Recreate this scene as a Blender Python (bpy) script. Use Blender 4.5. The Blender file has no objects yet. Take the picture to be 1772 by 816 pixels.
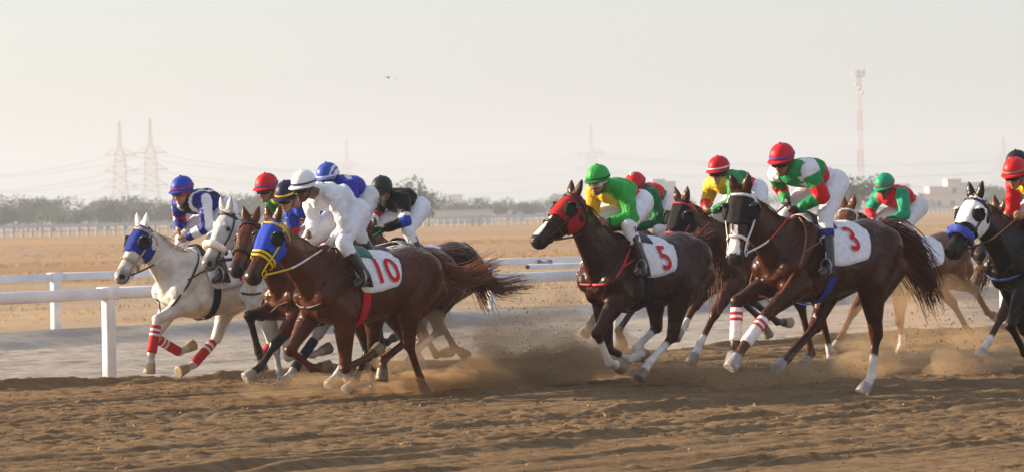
import bpy, math, random
import numpy as np
from mathutils import Vector, Matrix, noise

random.seed(7)
rng = np.random.default_rng(7)
SC = bpy.context.scene
COL = SC.collection

# ------------------------------------------------------------------ camera
FPX, PW, PH = 5959.0, 1772.0, 816.0
CAMZ = 1.75
ROLL = math.radians(1.1)
DEL = math.atan(42.0 / FPX)
_up0 = Vector((0, math.sin(DEL), math.cos(DEL)))
_fwd = Vector((0, math.cos(DEL), -math.sin(DEL)))
_X = Vector((1, 0, 0))
_c, _s = math.cos(ROLL), math.sin(ROLL)
RIGHT = _X * _c - _up0 * _s
UPV = _X * _s + _up0 * _c
CAM = Vector((0, 0, CAMZ))
cd = bpy.data.cameras.new('camera')
cam = bpy.data.objects.new('camera', cd)
COL.objects.link(cam)
cd.sensor_width = 36.0
cd.lens = 36.0 * FPX / PW
cd.clip_start = 0.5
cd.clip_end = 9000
M = Matrix((RIGHT, UPV, -_fwd)).transposed().to_4x4()
M.translation = CAM
cam.matrix_world = M
SC.camera = cam
cd.dof.use_dof = True
cd.dof.focus_distance = 32.5
cd.dof.aperture_fstop = 5.0

# ------------------------------------------------------------------ light
SUN_EL = math.radians(17)
SUN_AZ = math.radians(14)          # behind the left edge of the frame
sdir = Vector((-math.cos(SUN_AZ) * math.cos(SUN_EL), math.sin(SUN_AZ) * math.cos(SUN_EL), math.sin(SUN_EL)))
w = bpy.data.worlds.new('World')
SC.world = w
w.use_nodes = True
nt = w.node_tree
nt.nodes.clear()
sky = nt.nodes.new('ShaderNodeTexSky')
sky.sky_type = 'NISHITA'
sky.sun_disc = False
sky.sun_elevation = SUN_EL
sky.sun_rotation = math.atan2(sdir.x, sdir.y)
sky.air_density = 1.0
sky.dust_density = 2.0
sky.ozone_density = 1.0
hz = nt.nodes.new('ShaderNodeMixRGB')
hz.inputs[0].default_value = 0.25
hz.inputs[2].default_value = (9.6, 9.9, 10.9, 1)
bg = nt.nodes.new('ShaderNodeBackground')
bg.inputs[1].default_value = 0.066
wo = nt.nodes.new('ShaderNodeOutputWorld')
nt.links.new(sky.outputs[0], hz.inputs[1])
nt.links.new(hz.outputs[0], bg.inputs[0])
nt.links.new(bg.outputs[0], wo.inputs[0])
sl = bpy.data.lights.new('sun', 'SUN')
sl.energy = 5.0
sl.angle = math.radians(1.2)
sl.color = (1.0, 0.80, 0.56)
so = bpy.data.objects.new('sun', sl)
so.rotation_euler = sdir.to_track_quat('Z', 'Y').to_euler()
COL.objects.link(so)
SC.view_settings.view_transform = 'Standard'
SC.view_settings.look = 'None'
SC.view_settings.gamma = 1
SC.view_settings.exposure = 1.15
SC.render.engine = 'CYCLES'
SC.cycles.use_denoising = True
SC.cycles.max_bounces = 6
SC.cycles.volume_bounces = 1
SC.cycles.transparent_max_bounces = 12

# ------------------------------------------------------------------ pixel helpers
def ray(x, y):
    u, v = x - PW / 2, y - PH / 2
    return (_fwd + RIGHT * (u / FPX) - UPV * (v / FPX))
def at_depth(x, y, Y):
    d = ray(x, y)
    return CAM + d * (Y / d.y)
def at_ground(x, y, z=0.0):
    d = ray(x, y)
    return CAM + d * ((z - CAM.z) / d.z)
def at_plane(x, y, A, N, wo_):
    d = ray(x, y)
    return CAM + d * (((A - CAM).dot(N) + wo_) / d.dot(N))
PSI = math.radians(45)
T = Vector((math.cos(PSI), math.sin(PSI), 0))       # along the track, away
N = Vector((-math.sin(PSI), math.cos(PSI), 0))      # across, towards the rail
P4 = at_depth(578, 425, FPX / 183.0)
P4.z = 0
def lane_pt(a, b, z=0.0):
    q = P4 + T * a + N * b
    return Vector((q.x, q.y, z))
def at_lane(x, y, b):
    return at_plane(x, y, P4, N, b)

# ------------------------------------------------------------------ materials
def new_mat(name):
    m = bpy.data.materials.new(name)
    m.use_nodes = True
    return m, m.node_tree, m.node_tree.nodes['Principled BSDF']
def mat(name, col, rough=0.7, var=0.12, scale=25.0, bump=0.0, bscale=60.0, metal=0.0, sheen=0.0, coat=0.0, spec=.4):
    m, t, b = new_mat(name)
    b.inputs['Roughness'].default_value = rough
    b.inputs['Metallic'].default_value = metal
    b.inputs['Specular IOR Level'].default_value = spec
    b.inputs['Sheen Weight'].default_value = sheen
    b.inputs['Coat Weight'].default_value = coat
    tc = t.nodes.new('ShaderNodeTexCoord')
    nz = t.nodes.new('ShaderNodeTexNoise')
    nz.inputs['Scale'].default_value = scale
    nz.inputs['Detail'].default_value = 3
    t.links.new(tc.outputs['Object'], nz.inputs['Vector'])
    rp = t.nodes.new('ShaderNodeValToRGB')
    rp.color_ramp.elements[0].position = 0.3
    rp.color_ramp.elements[1].position = 0.7
    rp.color_ramp.elements[0].color = tuple(c * (1 - var) for c in col) + (1,)
    rp.color_ramp.elements[1].color = tuple(min(1, c * (1 + var)) for c in col) + (1,)
    t.links.new(nz.outputs['Fac'], rp.inputs[0])
    t.links.new(rp.outputs[0], b.inputs['Base Color'])
    if bump:
        n2 = t.nodes.new('ShaderNodeTexNoise')
        n2.inputs['Scale'].default_value = bscale
        n2.inputs['Detail'].default_value = 4
        t.links.new(tc.outputs['Object'], n2.inputs['Vector'])
        bp = t.nodes.new('ShaderNodeBump')
        bp.inputs['Strength'].default_value = bump
        bp.inputs['Distance'].default_value = 0.02
        t.links.new(n2.outputs['Fac'], bp.inputs['Height'])
        t.links.new(bp.outputs[0], b.inputs['Normal'])
    return m
def attr_mat(name, rough, sheen=0.0, var=0.15, scale=14.0, bump=0.15, bscale=40.0, spec=0.5, wave=0.0):
    """colour from the 'Col' attribute (the dyed cloth or coat itself), varied by noise"""
    m, t, b = new_mat(name)
    b.inputs['Roughness'].default_value = rough
    b.inputs['Sheen Weight'].default_value = sheen
    b.inputs['Specular IOR Level'].default_value = spec
    at = t.nodes.new('ShaderNodeAttribute')
    at.attribute_name = 'Col'
    tc = t.nodes.new('ShaderNodeTexCoord')
    nz = t.nodes.new('ShaderNodeTexNoise')
    nz.inputs['Scale'].default_value = scale
    nz.inputs['Detail'].default_value = 4
    t.links.new(tc.outputs['Object'], nz.inputs['Vector'])
    mr = t.nodes.new('ShaderNodeMapRange')
    mr.inputs[1].default_value = 0.3
    mr.inputs[2].default_value = 0.7
    mr.inputs[3].default_value = 1 - var
    mr.inputs[4].default_value = 1 + var
    t.links.new(nz.outputs['Fac'], mr.inputs[0])
    rr = t.nodes.new('ShaderNodeMapRange')
    rr.inputs[1].default_value = .3; rr.inputs[2].default_value = .7; rr.inputs[3].default_value = rough * 1.3; rr.inputs[4].default_value = rough * .8
    t.links.new(nz.outputs['Fac'], rr.inputs[0]); t.links.new(rr.outputs[0], b.inputs['Roughness'])
    mx = t.nodes.new('ShaderNodeMixRGB')
    mx.blend_type = 'MULTIPLY'
    mx.inputs[0].default_value = 1
    t.links.new(at.outputs['Color'], mx.inputs[1])
    t.links.new(mr.outputs[0], mx.inputs[2])
    t.links.new(mx.outputs[0], b.inputs['Base Color'])
    n2 = t.nodes.new('ShaderNodeTexNoise')
    n2.inputs['Scale'].default_value = bscale
    n2.inputs['Detail'].default_value = 3
    n2.inputs['Distortion'].default_value = wave
    t.links.new(tc.outputs['Object'], n2.inputs['Vector'])
    bp = t.nodes.new('ShaderNodeBump')
    bp.inputs['Strength'].default_value = bump
    bp.inputs['Distance'].default_value = 0.03
    t.links.new(n2.outputs['Fac'], bp.inputs['Height'])
    t.links.new(bp.outputs[0], b.inputs['Normal'])
    return m
COAT = attr_mat('horse_coat', 0.31, sheen=0.0, var=0.28, scale=5, bump=0.85, bscale=6.5, spec=0.19, wave=.9)
SILK = attr_mat('silk_cloth', 0.45, sheen=0.0, var=0.11, scale=7, bump=0.9, bscale=9, spec=0.16, wave=1.6)
BREECH = attr_mat('breeches_cloth', 0.75, sheen=0.0, var=0.05, scale=10, bump=0.6, bscale=11, spec=0.3, wave=1.2)
SKIN = attr_mat('skin', 0.5, var=0.08, scale=40, bump=0.05)
CAPM = attr_mat('cap_cover', 0.42, sheen=0.0, var=0.05, bump=0.15, bscale=30, spec=.2)
_mc = {}
def cmat(kind, col, **kw):
    key = (kind,) + tuple(round(c, 3) for c in col)
    if key not in _mc:
        _mc[key] = mat(kind, col, **kw)
    return _mc[key]
def strap_mat(c): return cmat('strap_leather', c, rough=0.5, var=0.15)
def cloth_mat(c): return cmat('woven_cloth', c, rough=0.85, var=0.12, bump=0.6, bscale=10, spec=.2)
def hair_mat(c): return cmat('horse_hair', c, rough=0.45, var=0.35, scale=30)

# ------------------------------------------------------------------ mesh collecting
class MB:
    def __init__(s):
        s.v = []; s.f = []; s.smooth = True
    def add(s, vs, fs):
        o = len(s.v)
        s.v.extend([tuple(p) for p in vs])
        s.f.extend([tuple(i + o for i in f) for f in fs])
    def loft(s, rings, caps=True, closed=True):
        n = len(rings[0]); vs = []; fs = []
        for r in rings: vs.extend(r)
        m = len(rings)
        for i in range(m - 1):
            for j in range(n if closed else n - 1):
                k = (j + 1) % n
                fs.append((i * n + j, i * n + k, (i + 1) * n + k, (i + 1) * n + j))
        if caps:
            for i, rv in ((0, True), (m - 1, False)):
                c = sum((Vector(p) for p in rings[i]), Vector()) / n
                vs.append(c); ci = len(vs) - 1
                for j in range(n):
                    k = (j + 1) % n
                    fs.append((ci, i * n + k, i * n + j) if rv else (ci, i * n + j, i * n + k))
        s.add(vs, fs)
    def tube(s, pts, rad, n=10, flat=1.0, ref=None, caps=True):
        pts = [Vector(p) for p in pts]
        if not hasattr(rad, '__len__'): rad = [rad] * len(pts)
        rings = []
        for i, p in enumerate(pts):
            a = pts[max(0, i - 1)]; b = pts[min(len(pts) - 1, i + 1)]
            d = (b - a)
            if d.length < 1e-7: d = Vector((0, 0, 1))
            d.normalize()
            rf = Vector(ref) if ref is not None else (Vector((0, 1, 0)) if abs(d.y) < 0.9 else Vector((1, 0, 0)))
            e1 = (rf - d * rf.dot(d)).normalized()
            e2 = d.cross(e1)
            rings.append([p + e1 * (math.cos(2 * math.pi * j / n) * rad[i] * flat) + e2 * (math.sin(2 * math.pi * j / n) * rad[i]) for j in range(n)])
        s.loft(rings, caps)
    def capsule(s, a, b, ra, rb, n=12):
        s.tube([a, b], [ra, rb], n)
        s.ball(a, (ra,) * 3, n=n); s.ball(b, (rb,) * 3, n=n)
    def ball(s, c, r, rot=None, n=12, m=8):
        c = Vector(c); rings = []
        for i in range(1, m):
            a = math.pi * i / m
            rg = []
            for j in range(n):
                b = 2 * math.pi * j / n
                p = Vector((r[0] * math.sin(a) * math.cos(b), r[1] * math.sin(a) * math.sin(b), r[2] * math.cos(a)))
                if rot is not None: p = rot @ p
                rg.append(c + p)
            rings.append(rg)
        # caps at true poles
        o = len(s.v)
        s.loft(rings, caps=True)
        top = Vector((0, 0, r[2])); bot = Vector((0, 0, -r[2]))
        if rot is not None: top = rot @ top; bot = rot @ bot
        s.v[-2] = tuple(c + top); s.v[-1] = tuple(c + bot)
    def box(s, c, h, rot=None):
        c = Vector(c); vs = []
        for x in (-1, 1):
            for y in (-1, 1):
                for z in (-1, 1):
                    p = Vector((x * h[0], y * h[1], z * h[2]))
                    if rot is not None: p = rot @ p
                    vs.append(c + p)
        s.add(vs, [(0, 1, 3, 2), (4, 6, 7, 5), (0, 4, 5, 1), (2, 3, 7, 6), (0, 2, 6, 4), (1, 5, 7, 3)])
    def mesh(s, name):
        me = bpy.data.meshes.new(name)
        me.from_pydata(s.v, [], s.f)
        me.update()
        return me
    def build(s, name, material, parent=None, smooth=True):
        me = s.mesh(name)
        return link_mesh(name, me, material, parent, smooth)
def link_mesh(name, me, material, parent=None, smooth=True):
    if material is not None and not me.materials: me.materials.append(material)
    if smooth:
        me.polygons.foreach_set('use_smooth', [True] * len(me.polygons))
    o = bpy.data.objects.new(name, me)
    COL.objects.link(o)
    if parent is not None: o.parent = parent
    return o
def tag(o, label=None, cat=None, group=None, kind=None):
    if label: o['label'] = label
    if cat: o['category'] = cat
    if group: o['group'] = group
    if kind: o['kind'] = kind
    return o
def empty(name, loc=(0, 0, 0), rz=0.0):
    o = bpy.data.objects.new(name, None)
    o.location = loc; o.rotation_euler = (0, 0, rz)
    o.empty_display_size = 0.2
    COL.objects.link(o)
    return o
def remesh(mb, name, vox, smooth_it, fac=0.5):
    """unite overlapping closed shapes into one continuous smoothed skin"""
    me = mb.mesh('tmp')
    ob = bpy.data.objects.new('tmp', me)
    COL.objects.link(ob)
    r = ob.modifiers.new('r', 'REMESH'); r.mode = 'VOXEL'; r.voxel_size = vox; r.adaptivity = 0.0
    sm = ob.modifiers.new('s', 'SMOOTH'); sm.factor = fac; sm.iterations = smooth_it
    dg = bpy.context.evaluated_depsgraph_get()
    out = bpy.data.meshes.new_from_object(ob.evaluated_get(dg), preserve_all_data_layers=False, depsgraph=dg)
    out.name = name
    bpy.data.objects.remove(ob); bpy.data.meshes.remove(me)
    out.materials.clear()
    return out
def coords(me):
    a = np.empty(len(me.vertices) * 3)
    me.vertices.foreach_get('co', a)
    return a.reshape(-1, 3)
def push(me, fn):
    P = coords(me)
    nr = np.empty(len(P) * 3); me.vertex_normals.foreach_get('vector', nr)
    nr = nr.reshape(-1, 3)
    d = np.array([fn(p) for p in P])
    me.vertices.foreach_set('co', (P + nr * d[:, None]).ravel())
    me.update()
def set_col(me, c):
    at = me.color_attributes.new('Col', 'FLOAT_COLOR', 'POINT')
    d = np.ones((len(me.vertices), 4)); d[:, :3] = c
    at.data.foreach_set('color', d.ravel())
def seg_dist(P, a, b):
    a = np.array(a); b = np.array(b); ab = b - a
    t = np.clip(((P - a) @ ab) / max(1e-9, ab @ ab), 0, 1)
    q = a + t[:, None] * ab
    return np.linalg.norm(P - q, axis=1), t
def text_mesh(s, size):
    cu = bpy.data.curves.new('txt', 'FONT')
    cu.body = s; cu.size = size; cu.align_x = 'CENTER'; cu.align_y = 'CENTER'
    cu.offset = 0.012 * size
    ob = bpy.data.objects.new('txt', cu)
    COL.objects.link(ob)
    dg = bpy.context.evaluated_depsgraph_get()
    me = bpy.data.meshes.new_from_object(ob.evaluated_get(dg), depsgraph=dg)
    bpy.data.objects.remove(ob); bpy.data.curves.remove(cu)
    me.materials.clear()
    import bmesh
    bm = bmesh.new(); bm.from_mesh(me)
    for _ in range(3):
        bmesh.ops.subdivide_edges(bm, edges=[e for e in bm.edges if e.calc_length() > size * .07], cuts=1, use_grid_fill=False)
        bmesh.ops.triangulate(bm, faces=bm.faces[:])
    bm.to_mesh(me); bm.free()
    return me
# ------------------------------------------------------------------ horses
STN = np.array([  # x, zc, hh, hw relative to the withers of a 1.55 m horse
    (0.335, -.430, .105, .095), (0.285, -.410, .190, .160), (0.18, -.385, .275, .205), (0.06, -.365, .330, .220),
    (-0.10, -.365, .350, .235), (-0.30, -.380, .318, .268), (-0.52, -.365, .292, .285), (-0.74, -.318, .280, .275),
    (-0.92, -.262, .258, .268), (-1.07, -.262, .235, .240), (-1.19, -.290, .175, .185), (-1.245, -.300, .10, .11)])
HEADT = np.array([  # t, hh, hw, dorsal bump
    (-.06, .055, .045, -.020), (0.0, .102, .076, -.005), (.10, .132, .098, .008), (.22, .148, .108, .016), (.34, .140, .103, .013),
    (.46, .120, .087, .003), (.58, .100, .073, -.006), (.70, .087, .064, -.008), (.82, .080, .062, -.005), (.90, .081, .066, -.004),
    (.96, .070, .062, -.012), (1.0, .050, .048, -.030), (1.02, .024, .026, -.055)])
def interp(tab, x):
    if tab[0, 0] > tab[-1, 0]:
        return [np.interp(-x, -tab[:, 0], tab[:, i]) for i in range(1, tab.shape[1])]
    return [np.interp(x, tab[:, 0], tab[:, i]) for i in range(1, tab.shape[1])]
def spline(pts, n):
    """Catmull-Rom through pts"""
    P = [Vector(p) for p in pts]
    P = [P[0] * 2 - P[1]] + P + [P[-1] * 2 - P[-2]]
    out = []
    m = len(P) - 3
    for i in range(n):
        t = i / (n - 1) * m
        k = min(int(t), m - 1); t -= k
        a, b, c, d = P[k:k + 4]
        out.append(0.5 * ((2 * b) + (c - a) * t + (2 * a - 5 * b + 4 * c - d) * t * t + (3 * b - a - 3 * c + d) * t ** 3))
    return out

class Horse:
    def __init__(s, spec):
        s.q = spec
        s.k = spec.get('k', 1.05)
        s.psi = math.radians(spec.get('yaw', 45))
        s.F = Vector((-math.cos(s.psi), -math.sin(s.psi), 0))
        s.L = Vector((math.sin(s.psi), -math.cos(s.psi), 0))
        s.A = at_lane(*spec['withers'], spec['lane'])
        s.org = Vector((s.A.x, s.A.y, 0))
        s.zw = s.A.z
        s.spx = FPX / s.A.y
        # torso pitch from the croup pixel
        pitch = math.radians(spec.get('pitch', 0.0))
        s.cp, s.sp = math.cos(pitch), math.sin(pitch)
        s.geom()
    def loc(s, P):
        d = P - s.org
        return Vector((d.dot(s.F), d.dot(s.L), d.z))
    def px(s, x, y, w_):
        return s.loc(at_plane(x, y, s.org, s.L, w_))
    def tp(s, x, y, z):
        x *= s.k; y *= s.k; z *= s.k
        return Vector((x * s.cp - z * s.sp, y, s.zw + x * s.sp + z * s.cp))
    def torso_pt(s, x, a, infl=0.0):
        zc, hh, hw = interp(STN, x)
        i = infl / s.k
        return s.tp(x, (hw * (1 - 0.17 * math.cos(a)) + i) * math.sin(a), zc + (hh + i) * math.cos(a))
    def head_pt(s, t, a, infl=0.0):
        hh, hw, db = interp(HEADT, t)
        g = s.hs
        hh *= g; hw *= g; db *= g
        c = s.poll + s.hd * (t * s.Lh) + s.hn * (db - hh)
        sq = 1 + 0.10 * abs(math.sin(2 * a))
        taper = 1 - 0.22 * max(0, -math.cos(a)) * (1 if t < .6 else .3)
        return c + s.hn * ((hh + infl) * math.cos(a) * sq) + s.hl * ((hw * taper + infl) * math.sin(a) * sq)
    def neck_frame(s, u):
        B, C, E = s.n0, s.n1, s.n2
        p = B * (1 - u) ** 2 + C * (2 * u * (1 - u)) + E * u * u
        t = ((C - B) * (1 - u) + (E - C) * u).normalized()
        l = Vector((0, 1, 0)); l = (l - t * l.dot(t)).normalized()
        e = l.cross(t) * -1.0
        if e.z < 0: e = -e
        hh = np.interp(u, [0, .2, .45, .75, 1], [.335, .275, .205, .160, .138]) * s.k
        hw = np.interp(u, [0, .2, .45, .75, 1], [.185, .145, .105, .085, .080]) * s.k
        return p, t, l, e, hh, hw
    def neck_pt(s, u, a, infl=0.0):
        p, t, l, e, hh, hw = s.neck_frame(u)
        sh = 1 - 0.25 * max(0, math.cos(a))
        return p + e * ((hh + infl) * math.cos(a)) + l * ((hw * sh + infl) * math.sin(a))
    def chain(s, start, pxs, ws, lens):
        out = [start]
        for (x, y), w_, ln in zip(pxs, ws, lens):
            p = s.px(x, y, w_)
            d = p - out[-1]
            L_ = d.length
            L2 = min(max(L_, 0.86 * ln * s.k), 1.16 * ln * s.k)
            out.append(out[-1] + d * (L2 / max(L_, 1e-6)))
        return out
    def geom(s):
        q, k = s.q, s.k
        s.poll = s.px(*q['poll'], 0.0)
        nx = s.px(*q['nose'], 0.0)
        s.hs = k * q.get('hk', 1.0)
        s.Lh = 0.62 * s.hs
        # the head keeps its length: solve how far it turns about the poll
        pw = s.org + s.F * s.poll.x + Vector((0, 0, s.poll.z))
        nw = at_depth(*q['nose'], pw.y - 0.15)
        dx, dz = (pw.x - nw.x), (pw.z - nw.z)
        g = math.sqrt(max(s.Lh ** 2 - dz * dz, 0.02))
        psi_h = math.acos(max(-1, min(1, dx / g)))
        psi_h = min(max(psi_h, math.radians(8)), math.radians(72))
        hdw = Vector((-math.cos(psi_h) * g, -math.sin(psi_h) * g, -dz))
        s.hd = Vector((hdw.dot(s.F), hdw.dot(s.L), hdw.z)).normalized()
        side = Vector((-s.hd.y, s.hd.x, 0)).normalized()   # left of the head
        s.hn = s.hd.cross(side).normalized()
        if s.hn.z < 0 and s.hn.x < 0: s.hn = -s.hn
        s.hl = s.hn.cross(s.hd).normalized()
        s.n0 = s.tp(0.05, 0, -.345)
        s.n2 = s.poll + s.hd * (0.07 * k) - s.hn * (0.135 * k)
        s.n1 = (s.n0 + s.n2) / 2 + Vector((0.03, 0, -0.02)) * k
        # legs
        s.legs = {}
        dflt = {'fn': [(.42, -.80), (.34, -1.10), (.28, -1.24)], 'ff': [(.30, -.92), (.02, -1.05), (-.14, -.98)],
                'hn': [(-1.05, -.90), (-.90, -1.24), (-.80, -1.40)], 'hf': [(-1.25, -.82), (-1.42, -1.15), (-1.58, -1.12)]}
        for nm in ('fn', 'ff', 'hn', 'hf'):
            sg = 1 if nm[1] == 'n' else -1
            fore = nm[0] == 'f'
            pts = q.get(nm)
            ws = [sg * .135 * k, sg * .115 * k, sg * .105 * k]
            if pts is None:
                t3 = [s.tp(x, 0, z) for x, z in dflt[nm]]
                first = t3[0]
            else:
                first = s.px(*pts[0], ws[0])
            if fore:
                st = s.tp(0.03, sg * .155, -.60)
                sw = max(-.5, min(.5, (first.x - st.x)))
                st = st + Vector((0.22 * sw, 0, 0.10 * max(0, sw)))
                lens = [.41, .30, .165]
            else:
                st = s.tp(-.80, sg * .165, -.54)
                sw = max(-.6, min(.6, first.x - s.tp(-1.0, 0, 0).x))
                st = st + Vector((0.20 * sw, 0, 0.08 * abs(sw)))
                lens = [.42, .43, .165]
            if pts is None:
                ch = [st]
                for p, w_, ln in zip(t3, ws, lens):
                    p = Vector((p.x, w_, p.z)); d = p - ch[-1]
                    ch.append(ch[-1] + d.normalized() * min(max(d.length, .86 * ln * k), 1.16 * ln * k))
            else:
                ch = s.chain(st, pts, ws, lens)
            # keep hooves on or above the ground
            low = min(p.z for p in ch[1:]) - 0.05
            if low < 0.0:
                for i in range(1, 4):
                    ch[i] = Vector((ch[i].x, ch[i].y, ch[i].z - low * (i / 3)))
            s.legs[nm] = ch
    def body(s):
        q, k = s.q, s.k
        mb = MB()
        xs = np.linspace(STN[0, 0], STN[-1, 0], 24)
        mb.loft([[s.torso_pt(x, 2 * math.pi * j / 28) for j in range(28)] for x in xs])
        mb.loft([[s.neck_pt(u, 2 * math.pi * j / 20) for j in range(20)] for u in np.linspace(0, 1, 12)])
        mb.loft([[s.head_pt(t, 2 * math.pi * j / 20) for j in range(20)] for t in np.linspace(-.06, 1.02, 28)])
        # throat and withers fill
        mb.ball(s.n2, (.12 * k,) * 3)
        mb.tube([s.tp(.12, 0, -.10), s.tp(-.05, 0, -.06), s.tp(-.30, 0, -.12)], [.06 * k, .065 * k, .05 * k])
        for nm, ch in s.legs.items():
            sg = 1 if nm[1] == 'n' else -1
            a, b, c, d = ch
            if nm[0] == 'f':
                sh = s.tp(0.235, sg * .135, -.43)
                top = s.tp(-.02, sg * .125, -.17)
                mb.capsule(top, sh, .10 * k, .115 * k)
                mb.capsule(sh, a, .100 * k, .110 * k)
                mid = a.lerp(b, .40) + Vector((.006, 0, 0))
                mb.tube([a, mid, a.lerp(b, .78), b], [.112 * k, .088 * k, .058 * k, .054 * k], 14)
                mb.ball(a, (.112 * k,) * 3)
                mb.ball(b, (.057 * k,) * 3)
                r0 = .035
            else:
                hip = s.tp(-.98, sg * .125, -.24)
                but = s.tp(-1.10, sg * .12, -.42)
                mb.capsule(hip, a, .175 * k, .135 * k, 14)
                mb.capsule(but, a.lerp(b, .35), .135 * k, .095 * k, 14)
                mb.tube([a, a.lerp(b, .35), a.lerp(b, .75), b], [.132 * k, .105 * k, .066 * k, .060 * k], 14)
                mb.ball(b, (.060 * k,) * 3)
                back = ((b - a).normalized() + (b - c).normalized())
                if back.length > .1:
                    back.normalize()
                    mb.capsule(b, b + back * .045 * k + (a - b).normalized() * .03 * k, .042 * k, .026 * k)
                r0 = .037
            mb.tube([b, b.lerp(c, .25), b.lerp(c, .75), c], [.05 * k, r0 * k, (r0 - .002) * k, .042 * k], 12)
            # tendon
            mb.ball(c, (.046 * k,) * 3)
            e = c.lerp(d, .55)
            mb.tube([c, e], [.040 * k, .037 * k], 12)
            dv = (d - c).normalized()
            mb.tube([e - dv * .01, d + dv * .055 * k], [.047 * k, .066 * k], 14)
        # muscle relief
        for sg in (-1, 1):
            mb.ball(s.tp(-.045, sg * .185, -.50), (.10 * k, .075 * k, .14 * k), n=14)        # triceps
            mb.ball(s.tp(.245, sg * .085, -.50), (.075 * k, .08 * k, .14 * k), n=12)         # pectoral
            mb.ball(s.tp(-.84, sg * .16, -.17), (.075 * k, .06 * k, .06 * k), n=12)        # point of hip
            mb.ball(s.tp(-.93, sg * .19, -.30), (.17 * k, .10 * k, .17 * k), n=14)           # rump
            mb.capsule(s.tp(-.03, sg * .10, -.10), s.tp(.20, sg * .165, -.38), .055 * k, .07 * k)  # shoulder blade ridge
            mb.capsule(s.neck_pt(.55, sg * 2.0, -.05 * k), s.tp(.18, sg * .10, -.50), .055 * k, .07 * k)
        # ears
        for sg in (-1, 1):
            b0 = s.head_pt(0.01, sg * .62, -.02)
            back = q.get('ear', 0.35)
            dr = (s.hn * (1.0 - back) - s.hd * (0.55 + back) + s.hl * sg * .28).normalized()
            n = 7
            mb.tube([b0 + dr * (.175 * k * i / (n - 1)) for i in range(n)],
                    [.036 * k, .046 * k, .050 * k, .046 * k, .036 * k, .022 * k, .009 * k], 10, flat=0.55, ref=s.hl.cross(dr))
        # brow and nostril bumps
        for sg in (-1, 1):
            mb.ball(s.head_pt(.25, sg * .80, -.008), (.028 * k,) * 3, n=10, m=6)
            mb.ball(s.head_pt(.93, sg * 1.05, -.012), (.026 * k,) * 3, n=10, m=6)
            mb.ball(s.head_pt(.20, sg * 1.9, -.035), (.065 * k,) * 3, n=10, m=6)
        me = remesh(mb, 'race_horse', 0.0155, 3, 0.5)
        P = coords(me)
        coat = np.array(q['coat']) * np.array(q.get('dk', 1.0)); n = len(P)
        C = np.tile(coat, (n, 1))
        # natural shading of the coat: darker muzzle, paler flanks
        def paint(mask, col, a=1.0):
            m_ = (np.clip(mask, 0, 1) * a)[:, None]
            C[:] = C * (1 - m_) + np.array(col) * m_
        mz = q.get('muzzle', tuple(coat * 0.35))
        dn = np.linalg.norm(P - np.array(s.head_pt(.99, math.pi / 2 * 0, -.04)), axis=1)
        paint(np.clip((0.17 * k - dn) / .07, 0, 1), mz, .85)
        for sg in (-1, 1):
            dn = np.linalg.norm(P - np.array(s.head_pt(.935, sg * 1.0)), axis=1)
            paint((dn < .030 * k) * 1.0, (.012, .008, .007))
        if 'blaze' in q:
            rel = P - np.array(s.poll)
            t = rel @ np.array(s.hd) / s.Lh
            la = np.abs(rel @ np.array(s.hl)); up = rel @ np.array(s.hn)
            wd = .022 * k * q['blaze'] * (1 + .5 * np.sin(t * 9))
            paint(((t > .22) & (t < .9) & (la < wd) & (up > -.09)) * 1.0, (.75, .70, .66))
        pts = q.get('points')
        for nm, ch in s.legs.items():
            a, b, c, d = ch
            if pts is not None:
                dd, t = seg_dist(P, a.lerp(b, .55), b)
                paint((dd < .10 * k) * t, pts)
                for u, v in ((b, c), (c, d + (d - c).normalized() * .07)):
                    dd, t = seg_dist(P, u, v)
                    paint((dd < .085 * k) * 1.0, pts)
            sock = q.get('sock', {}).get(nm)
            if sock:
                fr, sc_ = sock
                dd, t = seg_dist(P, b, c)
                paint((dd < .075 * k) * np.clip((t - (1 - fr)) * 14, 0, 1), sc_)
                dd, t = seg_dist(P, c, d)
                paint((dd < .08 * k) * 1.0, sc_)
            dv = (d - c).normalized()
            dd, t = seg_dist(P, c.lerp(d, .70), d + dv * .07)
            proj = (P - np.array(c.lerp(d, .62))) @ np.array(dv)
            paint(((dd < .085 * k) & (proj > 0)) * 1.0, q.get('hoof', (.16, .13, .10)))
        # mouth line
        for sg in (-1, 1):
            dd, t = seg_dist(P, s.head_pt(.80, sg * 1.95), s.head_pt(.985, sg * 2.05))
            paint((dd < .012 * k) * 1.0, (.015, .010, .009))
        # dust caked on the lower legs and belly
        for nm, ch in s.legs.items():
            dd, t = seg_dist(P, ch[1].lerp(ch[2], .5), ch[3])
            nz = np.array([noise.noise(Vector(p) * 17) for p in P[dd < .09]])
            m_ = np.zeros(n); m_[dd < .09] = np.clip(.35 + .6 * nz, 0, .8) * t[dd < .09]
            paint(m_, (.30, .21, .13), .6)
        set_col(me, C)
        o = link_mesh('race_horse', me, COAT)
        o.location = s.org
        o.rotation_euler = (0, 0, math.pi + s.psi)
        tag(o, q['label'], 'horse', 'racing horses')
        s.ob = o
        return o
    def hair(s):
        q, k = s.q, s.k
        hc = q.get('hair', tuple(np.array(q['coat']) * .6))
        m = hair_mat(hc)
        # tail
        dock = s.tp(-1.20, 0, -.11)
        if 'tail' in q:
            ctl = [s.tp(-1.10, 0, -.06), dock] + [s.px(x, y, w_) for x, y, w_ in q['tail']]
        else:
            ctl = [s.tp(-1.10, 0, -.06), dock, s.tp(-1.42, 0, -.16), s.tp(-1.62, 0, -.34), s.tp(-1.75, 0, -.55)]
        mb = MB()
        cl = spline(ctl, 14)
        bush = q.get('bush', 1.0)
        mb.tube(cl[:11], [(.045 * k * (1 - i / 12)) for i in range(11)], 8)
        R = random.Random(hash(q['label']) % 999 if False else len(q['label']))
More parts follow.
